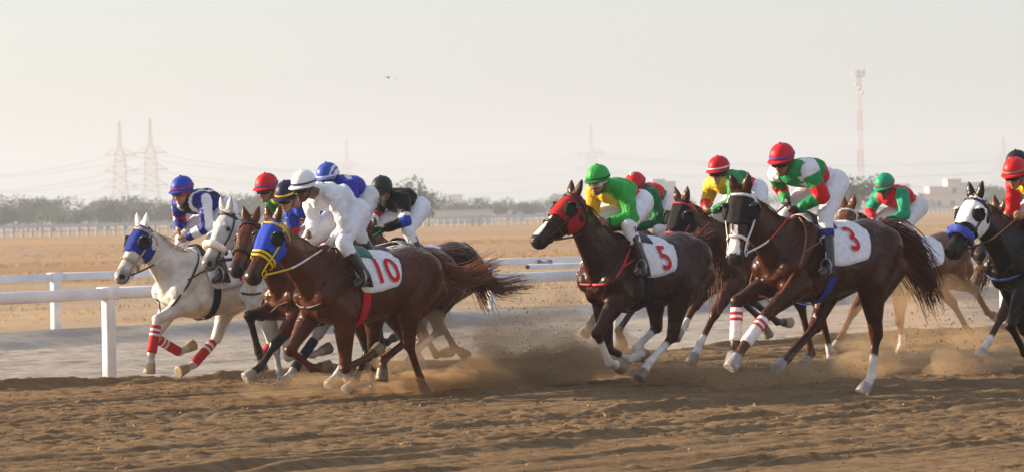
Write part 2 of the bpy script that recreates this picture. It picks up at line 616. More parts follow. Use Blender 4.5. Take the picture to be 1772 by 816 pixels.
        for i in range(int(260 * bush)):
            st = R.randint(1, 4)
            end = R.uniform(.72, 1.12)
            ph = R.uniform(0, 6.283); rr = min(2.0, abs(R.gauss(0, 1))) * .050 * bush
            o1 = Vector((0, math.cos(ph) * rr, math.sin(ph) * rr * 1.1))
            w1 = Vector((R.gauss(0, .02), R.gauss(0, .025), R.gauss(0, .032)))
            pts = []
            nn = 9
            for j in range(nn):
                t = j / (nn - 1)
                u = (st / 13) + (end - st / 13) * t
                uu = min(u, 1.0) * 13
                i0 = min(int(uu), 12); f = uu - i0
                p = cl[i0].lerp(cl[i0 + 1], f)
                if u > 1: p = p + (cl[13] - cl[11]).normalized() * (u - 1) * 1.2 + Vector((0, 0, -.25 * (u - 1)))
                sp_ = .30 + 1.05 * math.sin(min(1, t * 1.05) * 2.2)
                pts.append(p + o1 * sp_ + w1 * (t * t * 1.8))
            mb.tube(pts, [.0075 * (1 - j / (nn - .5)) + .0012 for j in range(nn)], 3, caps=False)
        mb.build('tail', m, s.ob)
        # mane
        mm = MB()
        ln = q.get('mane', .16) * k
        for i in range(int(q.get('mane_n', 150))):
            u = R.uniform(.12, 1.0)
            a = R.gauss(0, .16)
            root = s.neck_pt(u, a, -.006)
            p, t, l, e, hh, hw = s.neck_frame(u)
            fly = q.get('fly', .5)
            d = (-t * R.uniform(.7, 1.2) + e * R.uniform(.1, .9) * fly + l * R.gauss(-.25, .35)).normalized()
            L_ = ln * R.uniform(.6, 1.25)
            pts = [root + d * (L_ * j / 5) + Vector((0, 0, -1)) * (L_ * .55 * (j / 5) ** 2) * R.uniform(.3, 1) for j in range(6)]
            mm.tube(pts, [.009, .010, .009, .007, .004, .001], 3, caps=False)
        mm_ = mm.build('mane', hair_mat(q.get('mane_col', hc)), s.ob)
        fl = MB()
        for i in range(12):
            root = s.head_pt(.02, R.gauss(0, .25), -.005)
            d = (s.hd * R.uniform(.2, .9) - s.hd * 0.5 + s.hn * R.uniform(.1, .4) + s.hl * R.gauss(0, .4)).normalized()
            L_ = .07 * k * R.uniform(.6, 1.2)
            fl.tube([root + d * (L_ * j / 3) for j in range(4)], [.006, .006, .004, .001], 3, caps=False)
        fl.build('forelock', hair_mat(q.get('mane_col', hc)), s.ob)
    def face(s):
        q, k = s.q, s.k
        hood = q.get('hood')
        for sg in (-1, 1):
            e = MB(); e.ball(s.head_pt(.295, sg * 1.05, .000 * k), (.024 * k,) * 3, n=12, m=8)
            e.build('eye', cmat('eye_dark', (.012, .008, .006), rough=.08), s.ob)
        if hood:
            mb = MB()
            t1 = q.get('hood_t', .56)
            rings = []
            for t in np.linspace(-.045, t1, 16):
                rg = []
                for j in range(29):
                    a = -math.pi * .86 + 2 * math.pi * .86 * j / 28
                    # the lower edge of the hood runs up to the noseband
                    tt = t if t < t1 - .02 else t1 - .10 * abs(math.sin(a)) ** 2 * (1 if abs(a) < 1.6 else .3)
                    rg.append(s.head_pt(tt, a, .013 * k))
                rings.append(rg)
            mb.loft(rings, caps=False, closed=False)
            ho = mb.build('hood', cloth_mat(hood), s.ob)
            md = ho.modifiers.new('t', 'SOLIDIFY'); md.thickness = .004; md.offset = 1
            cup = q.get('cup', (.012, .012, .014))
            for sg in (-1, 1):
                c = s.head_pt(.27, sg * 1.05, .012 * k)
                nrm = (s.head_pt(.27, sg * 1.05, .1) - s.head_pt(.27, sg * 1.05, 0)).normalized()
                e1 = (s.hd - nrm * s.hd.dot(nrm)).normalized(); e2 = nrm.cross(e1)
                rot = Matrix((e1, e2, nrm)).transposed()
                mb = MB(); mb.ball(c, (.073 * k, .068 * k, .036 * k), rot, 16, 8)
                eo = mb.build('eye_patch', cloth_mat(cup), ho)
                mb = MB()
                cc = q.get('cupshell', cup)
                rg = []
                for rr, h in ((.058, .012), (.060, .030), (.050, .050), (.030, .060)):
                    rg.append([c + rot @ Vector((-.012 * k + rr * k * math.cos(a), rr * k * math.sin(a), h * k)) for a in np.linspace(math.pi * .5, math.pi * 1.5, 11)])
                mb.loft(rg, caps=False, closed=False)
                co = mb.build('eye_cup', cmat('cup_plastic', cc, rough=.25), ho)
                md = co.modifiers.new('t', 'SOLIDIFY'); md.thickness = .004
        # bridle
        bc = q.get('bridle', (.02, .014, .01))
        inf = .020 * k if hood else .010 * k
        mb = MB()
        def path(pp, r=.011):
            mb.tube(pp, r * k, 6, flat=.6)
        tn = q.get('nose_t', .60)
        path([s.head_pt(tn, a, .010 * k) for a in np.linspace(-math.pi, math.pi, 25)], .014)
        if q.get('double_nose'):
            path([s.head_pt(tn - .06, a, .014 * k) for a in np.linspace(-math.pi, math.pi, 25)], .014)
        path([s.head_pt(.075, a, inf) for a in np.linspace(-1.5, 1.5, 17)], .013)
        for sg in (-1, 1):
            path([s.head_pt(t, sg * (1.2 + .55 * (t - .05)), inf if t < .56 else .012 * k) for t in np.linspace(.0, .80, 14)], .010)
            path([s.head_pt(.03 + .10 * u, sg * (.9 + 1.9 * u), inf) for u in np.linspace(0, 1.1, 9)], .009)
            c = s.head_pt(.80, sg * 1.85, .014 * k)
            rt = Matrix((s.hd, s.hn, s.hl)).transposed()
            path([c + rt @ Vector((.033 * k * math.cos(a), .033 * k * math.sin(a), 0)) for a in np.linspace(0, 2 * math.pi, 15)], .006)
        path([s.neck_pt(1.0, a, .010 * k) for a in np.linspace(-1.2, 1.2, 9)], .011)
        s.bridle = mb.build('bridle', strap_mat(bc), s.ob)
        s.bits = {sg: s.head_pt(.82, sg * 1.9, .016 * k) for sg in (-1, 1)}
        if 'roll' in q:   # sheepskin roll on the noseband
            mb = MB()
            pp = [s.head_pt(.62, a, .028 * k) for a in np.linspace(-1.75, 1.75, 21)]
            mb.tube(pp, [.022 * k] + [.036 * k] * 19 + [.022 * k], 12)
            me = mb.mesh('noseband_roll')
            for v in me.vertices:
                v.co += Vector(noise.noise_vector(v.co * 70)) * .006
            link_mesh('noseband_roll', me, cloth_mat(q['roll']), s.ob)
    def tack(s, hands):
        q, k = s.q, s.k
        # saddle cloth
        cc = q.get('cloth', (.74, .76, .84))
        x0, x1 = .01, q.get('cloth_end', -.55)
        nx, na = 22, 34
        rows = []
        for i in range(nx):
            x = x0 + (x1 - x0) * i / (nx - 1)
            f = i / (nx - 1)
            am = (1.68 if f < .30 else 1.68 - .18 * ((f - .3) / .7))
            if f < .12: am *= (.70 + .30 * math.sqrt(f / .12))
            if f > .80: am *= (1 - .35 * ((f - .80) / .20) ** 2)
            rows.append([s.torso_pt(x - .05 * abs(2 * j / (na - 1) - 1), -am + 2 * am * j / (na - 1), .028 * k + .007 * noise.noise(Vector((x * 7, j * .33, s.k * 9))) + .030 * max(0, f - .75) * 4 * max(0, abs(2 * j / (na - 1) - 1) - .35) * (1 + .5 * math.sin(j * 1.3))) for j in range(na)])
        mb = MB(); mb.loft(rows, caps=False, closed=False)
        co = mb.build('saddle_cloth', cloth_mat(cc), s.ob)
        md = co.modifiers.new('t', 'SOLIDIFY'); md.thickness = .006; md.offset = 1
        if 'num' in q:
            tm = text_mesh(q['num'], q.get('num_size', .31))
            xc, ac = q.get('num_at', (-.56, 1.05))
            for v in tm.vertices:
                u, w_ = v.co.x * 1.05, v.co.y
                x = xc - u / k
                v.co = s.torso_pt(x, ac - w_ / (.30 * k), .050 * k)
            tm.name = 'cloth_number'
            link_mesh('cloth_number', tm, cloth_mat((.55, .015, .02)), co, smooth=False)
        # girth
        gc = q.get('girth', (.015, .015, .018))
        rows = []
        for x in (-.115, -.14, -.17, -.195):
            rows.append([s.torso_pt(x, a, .012 * k) for a in np.linspace(1.2, 2 * math.pi - 1.2, 25)])
        mb = MB(); mb.loft(rows, caps=False, closed=False)
        g = mb.build('girth', cloth_mat(gc), s.ob)
        md = g.modifiers.new('t', 'SOLIDIFY'); md.thickness = .006; md.offset = 1
        # saddle
        rows = []
        for i, x in enumerate(np.linspace(-.04, -.30, 10)):
            hgt = .022 + .02 * abs(i - 4.5) / 4.5
            rows.append([s.torso_pt(x, a, (hgt * math.cos(a * 1.15) + .014) * k) for a in np.linspace(-.72, .72, 13)])
        mb = MB(); mb.loft(rows, caps=False, closed=False)
        sd = mb.build('saddle', strap_mat(q.get('saddle', (.02, .02, .022))), s.ob)
        md = sd.modifiers.new('t', 'SOLIDIFY'); md.thickness = .012; md.offset = 1
        # breast strap
        bc = q.get('breast', (.02, .015, .012))
        mb = MB()
        from mathutils.bvhtree import BVHTree
        me = s.ob.data
        tree = BVHTree.FromPolygons([v.co for v in me.vertices], [tuple(p.vertices) for p in me.polygons])
        def hug(c, o, off=.009):
            d = (c - o)
            hit, nr, _, _ = tree.ray_cast(o, d.normalized(), d.length)
            return (hit + nr * off) if hit is not None else c
        ring = []
        for a in np.linspace(-math.pi, math.pi, 33):
            c = s.neck_frame(.17)[0]
            ring.append(hug(c, s.neck_pt(.17, a, .45)))
        for _ in range(2):
            ring = [(ring[i - 1 if i else 31] + ring[i] * 2 + ring[(i + 1) if i < 32 else 1]) / 4 for i in range(33)]
        ring[-1] = ring[0]
        mb.tube(ring, .013 * k, 6, flat=.6)
        for sg in (-1, 1):
            pts = []
            for u in np.linspace(0, 1, 9):
                x = .20 - .36 * u
                pts.append(hug(s.tp(x, 0, -.36), s.torso_pt(x, sg * (1.35 - .45 * u), .5), .012))
            mb.tube(pts, .009 * k, 5)
        if bc: mb.build('breast_strap', strap_mat(bc), s.ob)
        # reins
        if hands:
            rc = q.get('rein', [(.02, .014, .01)])
            for sg in (-1, 1):
                a = s.bits[sg]; b = hands[sg]
                midp = a.lerp(b, .5) + Vector((0, sg * .035, -.035))
                # stay outside the neck
                pts = spline([a, a.lerp(b, .25) + Vector((0, sg * .05, -.02)), midp, b], 12)
                cut = 12 if len(rc) == 1 else 7
                mb = MB(); mb.tube(pts[:cut], .010, 6, flat=.55)
                ro = mb.build('rein', strap_mat(rc[0]), s.ob)
                if len(rc) > 1:
                    mb = MB(); mb.tube(pts[cut - 1:], .0105, 6, flat=.55)
                    mb.build('rein_grip', strap_mat(rc[1]), ro)
        # bandages
        for nm, (c1, c2) in q.get('wrap', {}).items():
            a, b, c, d = s.legs[nm]
            mb = MB()
            n = 9
            pts = [b.lerp(c, .16 + .80 * i / (n - 1)) for i in range(n)]
            mb.tube(pts, [(.049 + .002 * (i % 2)) * k for i in range(n)], 14)
            wo_ = mb.build('leg_bandage', cloth_mat(c1), s.ob)
            if c2:
                for f in (.30, .44):
                    mb = MB()
                    mb.tube([b.lerp(c, f - .035), b.lerp(c, f + .035)], .0535 * k, 14)
                    mb.build('stripe', cloth_mat(c2), wo_)
# ------------------------------------------------------------------ jockeys
WJ = dict(shoulder=.175, elbow=.26, hand=.085, hip=.11, knee=.27, ankle=.345)
TEMPL = {}
class Jockey:
    def __init__(s, horse, spec):
        s.h, s.q = horse, spec
        q = spec
        s.k = q.get('k', 1.0)
        s.helm = horse.px(*q['helmet'], q.get('helm_w', 0.0))
        s.j = {}
        for nm, w_ in WJ.items():
            for sg, key in ((1, nm), (-1, 'far_' + nm)):
                if key in q:
                    p = horse.px(*q[key], sg * w_)
                elif sg < 0 and nm in q and not q.get('nomirror'):
                    p = s.j[(nm, 1)].copy(); p.y = -p.y
                else:
                    d = TEMPL[nm]; p = s.helm + Vector((d.x, 0, d.z)) * s.k; p.y = sg * w_
                s.j[(nm, sg)] = p
        # keep limb lengths human
        for sg in (-1, 1):
            for chain, lens in ((('shoulder', 'elbow', 'hand'), (.275, .29)), (('hip', 'knee', 'ankle'), (.40, .40))):
                for a, b, ln in zip(chain, chain[1:], lens):
                    d = s.j[(b, sg)] - s.j[(a, sg)]
                    L = d.length; L2 = min(max(L, .85 * ln), 1.15 * ln)
                    nb = s.j[(a, sg)] + d * (L2 / L)
                    s.j[(b, sg)] = nb
    def build(s):
        q, j, h = s.q, s.j, s.h
        V = Vector
        hipc = (j['hip', 1] + j['hip', -1]) / 2
        shc = (j['shoulder', 1] + j['shoulder', -1]) / 2
        sp = (shc - hipc)
        mid = hipc.lerp(shc, .5) + V((-.02, 0, .045))
        hy = math.radians(q.get('head_yaw', 10)); hp = math.radians(q.get('head_pitch', 14))
        fw = V((math.cos(hp) * math.cos(hy), math.cos(hp) * math.sin(hy), -math.sin(hp)))
        lf = V((-math.sin(hy), math.cos(hy), 0)); upv = fw.cross(lf)
        R = Matrix((fw, lf, upv)).transposed()
        hc = s.helm + R @ V((.0, 0, -.072))
        HP = lambda x, y, z: hc + R @ V((x, y, z))
        neck = shc.lerp(hc, .22)
        # body
        mb = MB()
        mb.ball(hc, (.098, .077, .112), R)
        mb.ball(HP(.028, 0, -.082), (.060, .055, .060), R)
        mb.capsule(HP(.093, 0, -.012), HP(.112, 0, -.052), .011, .018, 8)
        mb.ball(HP(.076, 0, -.118), (.026, .028, .022), R, 10, 6)
        mb.ball(HP(.090, 0, -.086), (.014, .026, .013), R, 10, 6)
        mb.ball(HP(.082, 0, .008), (.022, .058, .014), R, 10, 6)
        for sg in (-1, 1):
            mb.ball(HP(.062, sg * .040, -.045), (.028, .022, .024), R, 8, 6)
            mb.ball(HP(-.008, sg * .080, -.030), (.018, .010, .030), R, 8, 6)
        mb.capsule(HP(-.02, 0, -.07), neck, .055, .062)
        mb.capsule(neck, shc, .07, .09)
        mb.capsule(shc, mid, .11, .11); mb.capsule(mid, hipc, .11, .12)
        for sg in (-1, 1):
            sh, el, ha, hi, kn, an = (j[n_, sg] for n_ in ('shoulder', 'elbow', 'hand', 'hip', 'knee', 'ankle'))
            mb.capsule(shc, sh, .08, .055); mb.capsule(sh, el, .048, .038); mb.capsule(el, ha, .038, .026)
            mb.capsule(hipc, hi, .10, .09); mb.capsule(hi, kn, .075, .055); mb.capsule(kn, an, .05, .035)
            mb.capsule(an, an + V((.14, 0, -.05)), .03, .025)
            # hand: palm, four fingers curled round the rein, thumb
            d = (ha - el).normalized()
            side = V((0, sg, 0)); side = (side - d * side.dot(d)).normalized()
            dn = d.cross(side) ; dn = dn if dn.z < 0 else -dn
            Rh = Matrix((d, side, dn)).transposed()
            pal = ha + d * .035
            mb.ball(pal, (.046, .021, .040), Rh, 10, 6)
            for f, (off, ln) in enumerate(((-.030, .030), (-.010, .034), (.010, .033), (.029, .027))):
                b0 = pal + dn * off + d * .034
                b1 = b0 + d * (ln * .72) - side * (ln * .55)
                b2 = b1 - d * (ln * .55) - side * (ln * .70)
                mb.capsule(b0, b1, .0098, .0092, 8); mb.capsule(b1, b2, .0092, .008, 8)
            t0 = pal - dn * .034 - d * .012
            t1 = t0 - dn * .014 + d * .030 - side * .012
            t2 = t1 + d * .024 - side * .018 + dn * .006
            mb.capsule(t0, t1, .013, .0108, 8); mb.capsule(t1, t2, .0108, .009, 8)
        me = remesh(mb, 'person', .0105, 2, .4)
        P = coords(me)
        sk = np.array(q.get('skin', (.20, .105, .065))) * 1.9
        C = np.tile(sk, (len(P), 1))
        lp = np.linalg.norm(P - np.array(HP(.102, 0, -.088)), axis=1)
        C[lp < .022] = sk * np.array((.85, .6, .6))
        rel = (P - np.array(hc)) @ np.array(R)
        br = q.get('beard')
        if br:
            m_ = (rel[:, 0] > -.03) & (rel[:, 2] < -.088) & (rel[:, 2] > -.16) & (np.abs(rel[:, 1]) < .08)
            C[m_] = C[m_] * (1 - br) + np.array((.02, .015, .012)) * br
            m_ = (rel[:, 0] > .07) & (rel[:, 2] < -.060) & (rel[:, 2] > -.080) & (np.abs(rel[:, 1]) < .035)
            C[m_] = C[m_] * (1 - br) + np.array((.015, .01, .01)) * br
        m_ = (np.linalg.norm(rel - np.array((-.03, 0, .02)), axis=1) < .125) & (rel[:, 0] < .0) & (rel[:, 2] > -.05) & (np.abs(rel[:, 1]) < .2)
        C[m_] = (.012, .010, .009)
        gl = q.get('glove')
        if gl:
            for sg in (-1, 1):
                dd = np.linalg.norm(P - np.array(j['hand', sg] + (j['hand', sg] - j['elbow', sg]).normalized() * .04), axis=1)
                C[dd < .105] = gl
        set_col(me, C)
        o = link_mesh('person', me, SKIN)
        o.location = h.org; o.rotation_euler = (0, 0, math.pi + h.psi)
        tag(o, q['label'], 'person', 'jockeys')
        s.ob = o
        # jersey
        mb = MB()
        mb.capsule(j['shoulder', -1] + V((0, .02, 0)), j['shoulder', 1] - V((0, .02, 0)), .088, .088)
        up = shc.lerp(mid, .35)
        mb.ball(up, (.145, .175, .135))
        mb.ball(mid, (.150, .170, .135))
        mb.ball(hipc.lerp(mid, .35), (.14, .160, .13))
        mb.capsule(shc, mid, .125, .135); mb.capsule(mid, hipc.lerp(mid, .25), .135, .128)
        mb.capsule(shc, neck.lerp(hc, .1), .085, .066)
        for sg in (-1, 1):
            sh, el, ha = (j[n_, sg] for n_ in ('shoulder', 'elbow', 'hand'))
            mb.capsule(sh, el, .082, .066); mb.capsule(el, el.lerp(ha, .86), .066, .043)
        me = remesh(mb, 'jersey', .013, 4, .5)
        P = coords(me)
        segs = []; meta = []
        segs.append((hipc, mid, .14)); meta.append(('t', 0, .0, .5))
        segs.append((mid, shc, .14)); meta.append(('t', 0, .5, 1.))
        for sg in (-1, 1):
            segs.append((j['shoulder', sg], j['elbow', sg], .075)); meta.append(('a', sg, 0, .5))
            segs.append((j['elbow', sg], j['hand', sg], .05)); meta.append(('a', sg, .5, 1.))
        best = np.full(len(P), 9.); part = np.zeros(len(P)); tt = np.zeros(len(P)); sd = np.zeros(len(P))
        for (a, b, r), (kd, sg, u0, u1) in zip(segs, meta):
            dd, t = seg_dist(P, a, b); dd = dd - r
            m_ = dd < best
            best[m_] = dd[m_]; part[m_] = 0 if kd == 't' else 1; tt[m_] = (u0 + (u1 - u0) * t)[m_]; sd[m_] = sg
        spn = sp.normalized(); bk = V((-spn.z, 0, spn.x))          # back normal
        if bk.z < 0: bk = -bk
        rel = P - np.array(hipc.lerp(shc, .5))
        ub = rel @ np.array(bk)
        ly = P[:, 1]
        C = q['silk'](part, tt, sd, ub, ly, P)
        cl = q.get('collar')
        if cl is not None:
            dd = np.linalg.norm(P - np.array(neck.lerp(hc, .12)), axis=1)
            C[dd < .082] = cl
        amp = q.get('wrinkle', .009)
        def crease(c):
            n1 = noise.noise(V((c[0] * 9 + c[2] * 5, c[1] * 9, c[2] * 9 - c[0] * 4)) + V((len(q['label']), 0, 0)))
            r = 1 - abs(noise.noise(V((c[0] * 6 - c[2] * 7, c[1] * 8 + c[2] * 3, c[2] * 5 + c[0] * 6)))) * 3.0
            return amp * (1.1 * n1 + .35 * noise.noise(V(c) * 22) + .8 * max(-.5, r))
        push(me, crease)
        set_col(me, C)
        jo = link_mesh('jersey', me, SILK, o)
        # breeches
        mb = MB()
        mb.ball(hipc + V((-.01, 0, .0)), (.150, .172, .140))
        for sg in (-1, 1):
            hi, kn, an = (j[n_, sg] for n_ in ('hip', 'knee', 'ankle'))
            mb.capsule(hi, hi.lerp(kn, .5), .128, .105); mb.capsule(hi.lerp(kn, .5), kn, .105, .075)
            mb.capsule(kn, kn.lerp(an, .45), .074, .060)
        me = remesh(mb, 'breeches', .013, 4, .5)
        P = coords(me)
        push(me, lambda c: .005 * noise.noise(V(c) * 13) + .003 * noise.noise(V(c) * 27))
        set_col(me, np.tile(np.array(q.get('breech', (.74, .77, .85))), (len(P), 1)))
        bo = link_mesh('breeches', me, BREECH, o)
        if 'leg_text' in q:
            tm = text_mesh(q['leg_text'], .085)
            a, b = j['hip', 1] + V((-.05, .0, .02)), j['knee', 1]
            ax = (a - b).normalized()
            out = V((-.35, 1, .05)); out = (out - ax * out.dot(ax)).normalized()
            ac = ax.cross(out)
            ctr = a.lerp(b, .34)
            for v in tm.vertices:
                u, w_ = v.co.x, v.co.y
                th = w_ / .115
                v.co = ctr + ax * u + (out * math.cos(th) - ac * math.sin(th)) * .139
            tm.name = 'lettering'
            link_mesh('lettering', tm, cloth_mat((.02, .02, .025)), bo, smooth=False)
        if q.get('emblem'):
            mb = MB()
            kn, an = j['knee', 1], j['ankle', 1]
            ctr = kn.lerp(an, .10) + V((-.01, .078, 0))
            for (u, w_, r1, r2) in ((0, 0, .018, .007), (.016, .012, .012, .006), (-.016, .010, .010, .006), (.012, -.014, .005, .014), (-.012, -.014, .005, .013), (.024, .022, .006, .010)):
                mb.ball(ctr + V((u, 0, w_)), (r1, .006, r2), None, 8, 5)
            mb.build('emblem', cloth_mat((.02, .02, .03)), bo)
        # boots, stirrups
        bcol = q.get('boot', (.012, .012, .014))
        for sg in (-1, 1):
            kn, an = j['knee', sg], j['ankle', sg]
            toe = an + V((.15, sg * .02, -.075)); heel = an + V((-.045, 0, -.062))
            mb = MB()
            a0 = kn.lerp(an, .30)
            mb.capsule(a0, an, .064, .048)
            mb.capsule(an, toe, .045, .034); mb.capsule(an, heel, .045, .030); mb.capsule(heel, toe, .030, .030)
            mb.box((heel + V((.0, 0, -.025))), (.025, .026, .014))
            me = remesh(mb, 'boot', .010, 3, .5)
            bt = link_mesh('boot', me, cmat('boot_leather', bcol, rough=.25, coat=.4), o)
            cuff = q.get('bootcuff')
            if cuff:
                mb = MB(); mb.tube([kn.lerp(an, .28), kn.lerp(an, .42)], [.068, .066], 16)
                mb.build('boot_cuff', cloth_mat(cuff), bt)
            # stirrup belongs to the horse
            st = an.lerp(toe, .45) + V((0, 0, -.035))
            mb = MB()
            loop = [st + V((.0, .062 * math.cos(a), .062 * math.sin(a) * 1.25 + .055)) for a in np.linspace(-math.pi / 2, 1.5 * math.pi, 15)]
            mb.tube(loop, .008, 6)
            tp_ = h.torso_pt(-.17, sg * .75, .04)
            mb.tube([st + V((0, 0, .13)), tp_], .010, 6, flat=.5)
            mb.build('stirrup', cmat('stirrup_metal', (.35, .35, .36), rough=.3, metal=.8), h.ob)
        # helmet
        D = lambda x, y, z: hc + R @ V((x * .95 - .012, y * .96, z * .97 + .033))
        rings = []
        zs = np.linspace(-.045, .118, 15)
        for z in zs:
            f = math.sqrt(max(0.0, 1 - (max(z, 0) / .122) ** 2.15))
            f *= 1 if z > 0 else 1 - .10 * (z / -.045) ** 2
            rings.append([D(.137 * f * math.cos(a), .116 * f * math.sin(a), z) for a in np.linspace(0, 2 * math.pi, 40, endpoint=False)])
        mb = MB(); mb.loft(rings)
        me = mb.mesh('helmet')
        P = coords(me); lc = (P - np.array(hc)) @ np.array(R) - np.array((-.012, 0, .030))
        C = np.tile(np.array(q['cap']), (len(P), 1))
        if 'cap_fn' in q: C = q['cap_fn'](lc, C)
        set_col(me, C)
        ho = link_mesh('helmet', me, CAPM, o)
        pc = q.get('peak', q['cap'])
        rg = []
        for rr, dz in ((.0, -.004), (.030, -.012), (.052, -.022)):
            rg.append([D((.134 + rr * math.cos(a * .9)) * math.cos(a), (.114 + rr * .6 * math.cos(a * .9)) * math.sin(a), -.012 + dz) for a in np.linspace(-1.25, 1.25, 17)])
        mb = MB(); mb.loft(rg, caps=False, closed=False)
        pk = mb.build('peak', cloth_mat(pc), ho)
        md = pk.modifiers.new('t', 'SOLIDIFY'); md.thickness = .007
        if q.get('band') is not None:
            mb = MB()
            bz = q.get('band_z', .006)
            rg = [[D((.1395 + e) * math.cos(a), (.1185 + e) * math.sin(a), bz + z) for a in np.linspace(0, 2 * math.pi, 36, endpoint=False)] for z, e in ((-.010, 0), (-.008, .003), (.008, .003), (.010, 0))]
            mb.loft(rg, caps=False)
            mb.build('cap_band', cloth_mat(q['band']), ho)
        mb = MB(); mb.ball(D(0, 0, .122), (.012,) * 3 if not q.get('pom') else (.026,) * 3, None, 10, 7)
        mb.build('button' if not q.get('pom') else 'pompom', cloth_mat(q.get('pom') or q['cap']), ho)
        # chin strap
        mb = MB()
        mb.tube(spline([HP(.01, -.088, .02), HP(.02, -.074, -.07), HP(.05, 0, -.142), HP(.02, .074, -.07), HP(.01, .088, .02)], 15), .007, 5, flat=.5)
        mb.build('chin_strap', strap_mat((.015, .015, .016)), ho)
        # goggles
        def strip(amax, z0, z1, e, n=21, ax=.100, ay=.080):
            rows = []
            for z, ee in ((z0, -.002), (z0 + .006, e), ((z0 + z1) / 2, e + .005), (z1 - .006, e), (z1, -.002)):
                rows.append([HP((ax + ee) * math.cos(a) + .004, (ay + ee) * math.sin(a), z) for a in np.linspace(-amax, amax, n)])
            mb = MB(); mb.loft(rows, caps=False, closed=False); return mb
        go = strip(1.0, -.050, .012, .016).build('goggles', cmat('goggle_frame', q.get('gog', (.015, .014, .016)), rough=.3), o)
        if q.get('gog_lens'):
            for sg in (-1, 1):
                rows = []
                mb = MB(); c = HP(.108, sg * .038, -.018)
                nr = (R @ V((.93, sg * .42, 0))).normalized(); e1 = nr.cross(upv).normalized()
                mb.ball(c, (.030, .020, .012), Matrix((e1, upv, nr)).transposed(), 12, 6)
                mb.build('lens', cmat('lens_glass', q['gog_lens'], rough=.08), go)
        mb = strip(2.75, -.030, -.006, .002, 27, .106, .088)
        mb.build('goggle_strap', strap_mat(q.get('gstrap', (.02, .018, .02))), go)
        s.hands = {sg: j['hand', sg] + (j['hand', sg] - j['elbow', sg]).normalized() * .05 for sg in (-1, 1)}
        return o
# ------------------------------------------------------------------ the field
WHITE = (.74, .77, .85)
RED = (.55, .012, .018); BLUE = (.02, .06, .42); ROYAL = (.03, .035, .36); NAVY = (.012, .014, .05)
GREEN = (.015, .22, .06); LIME = (.03, .36, .06); YELLOW = (.72, .46, .03); DEEP = (.012, .022, .20); TEAL = (.01, .30, .17); BLACK = (.005, .005, .006)
def fill(n, c): return np.tile(np.array(c), (n, 1)).astype(float)
def silk_plain(c):
    return lambda part, tt, sd, ub, ly, P: fill(len(P), c)
def silk1(part, tt, sd, ub, ly, P):
    C = fill(len(P), BLACK); t = part == 0; a = part == 1
    ax = np.where(tt < .5, .175 + .17 * tt, .26 - .35 * (tt - .5))
    out = sd * ly - ax
    C[t & (np.abs(ly) > .085) & (tt > .30) & (ub < .10)] = DEEP
    C[t & (np.abs(np.abs(ly) - .085) < .014) & (tt > .2)] = WHITE
    C[a] = DEEP
    C[a & (out > .038)] = WHITE
    C[a & (tt > .66) & (tt < .84)] = WHITE
    C[a & (sd < 0) & (tt > .28) & (tt < .62)] = RED
    C[a & (sd < 0) & (tt > .28) & (tt < .62) & (np.abs(out - .02) < .014)] = WHITE
    C[a & (sd < 0) & (tt > .62)] = DEEP
    return C
def silk2(part, tt, sd, ub, ly, P):
    C = fill(len(P), GREEN)
    C[(part == 0) & (np.sin(ly * 38 + tt * 6) > .35)] = YELLOW
    C[(part == 1) & (tt > .4)] = RED
    return C
def silk3(part, tt, sd, ub, ly, P):
    C = fill(len(P), NAVY); a = part == 1
    C[a] = BLUE; C[a & (tt > .32)] = RED
    C[(part == 0) & (tt > .85)] = BLUE
    return C
def silk5(part, tt, sd, ub, ly, P):
    C = fill(len(P), ROYAL)
    C[(part == 0) & (np.abs(ly - .10) < .03) & (tt > .80) & (tt < .97)] = WHITE
    return C
def silk6(part, tt, sd, ub, ly, P):
    C = fill(len(P), BLACK); t = part == 0; a = part == 1
    C[t & (tt < .42)] = WHITE
    C[t & (tt < .33) & (tt > .14)] = BLUE
    n = a & (tt > .36) & (tt < .60)
    C[n] = WHITE; C[n & (tt > .43) & (tt < .53)] = BLUE
    f = a & (sd < 0)
    C[f & (tt > .25) & (tt < .55)] = RED; C[f & (tt >= .55) & (tt < .70)] = BLUE; C[f & (tt >= .70)] = WHITE
    return C
def silk7(part, tt, sd, ub, ly, P):
    C = fill(len(P), LIME); t = part == 0; a = part == 1
    C[t & (tt < .40)] = RED
    C[t & (ly < -.02) & (ub < .06)] = YELLOW
    C[t & (ub < -.06) & (ly < .09)] = YELLOW
    C[a & (sd < 0)] = YELLOW
    C[a & (sd > 0) & (tt > .93) & (tt < .96)] = BLACK
    return C
def silk8(part, tt, sd, ub, ly, P):
    C = fill(len(P), (.008, .14, .05)); t = part == 0
    C[t & (tt > .48) & (tt < .74)] = RED
    C[t & (tt > .74) & (tt < .79)] = BLUE
    return C
def silk9(part, tt, sd, ub, ly, P):
    C = fill(len(P), GREEN); t = part == 0; a = part == 1
    C[t & (tt < .38)] = RED
    C[t & (ub < .03) & (tt > .4)] = YELLOW
    C[t & (ly < -.06)] = YELLOW
    C[a & (sd < 0)] = YELLOW
    C[a & (sd < 0) & (tt > .42)] = RED
    return C
def silk10(part, tt, sd, ub, ly, P):
    C = fill(len(P), (.02, .25, .08)); t = part == 0; a = part == 1
    C[t & (tt < .30)] = WHITE
    C[t & (tt > .30) & (tt < .50)] = RED
    C[t & (tt > .60) & (tt < .93) & (np.abs(ly) > .05) & (ub < .20)] = WHITE
    C[a & (tt < .06)] = WHITE
    C[t & (ub < -.05) & (np.abs(ly) > .10)] = WHITE
    C[a & (tt > .28) & (tt < .56)] = RED
    return C
def silk11(part, tt, sd, ub, ly, P):
    C = fill(len(P), RED); a = part == 1
    C[a] = TEAL
    C[a & (sd < 0) & (tt > .42)] = RED
    C[a & (sd > 0) & (tt > .92)] = BLUE
    return C
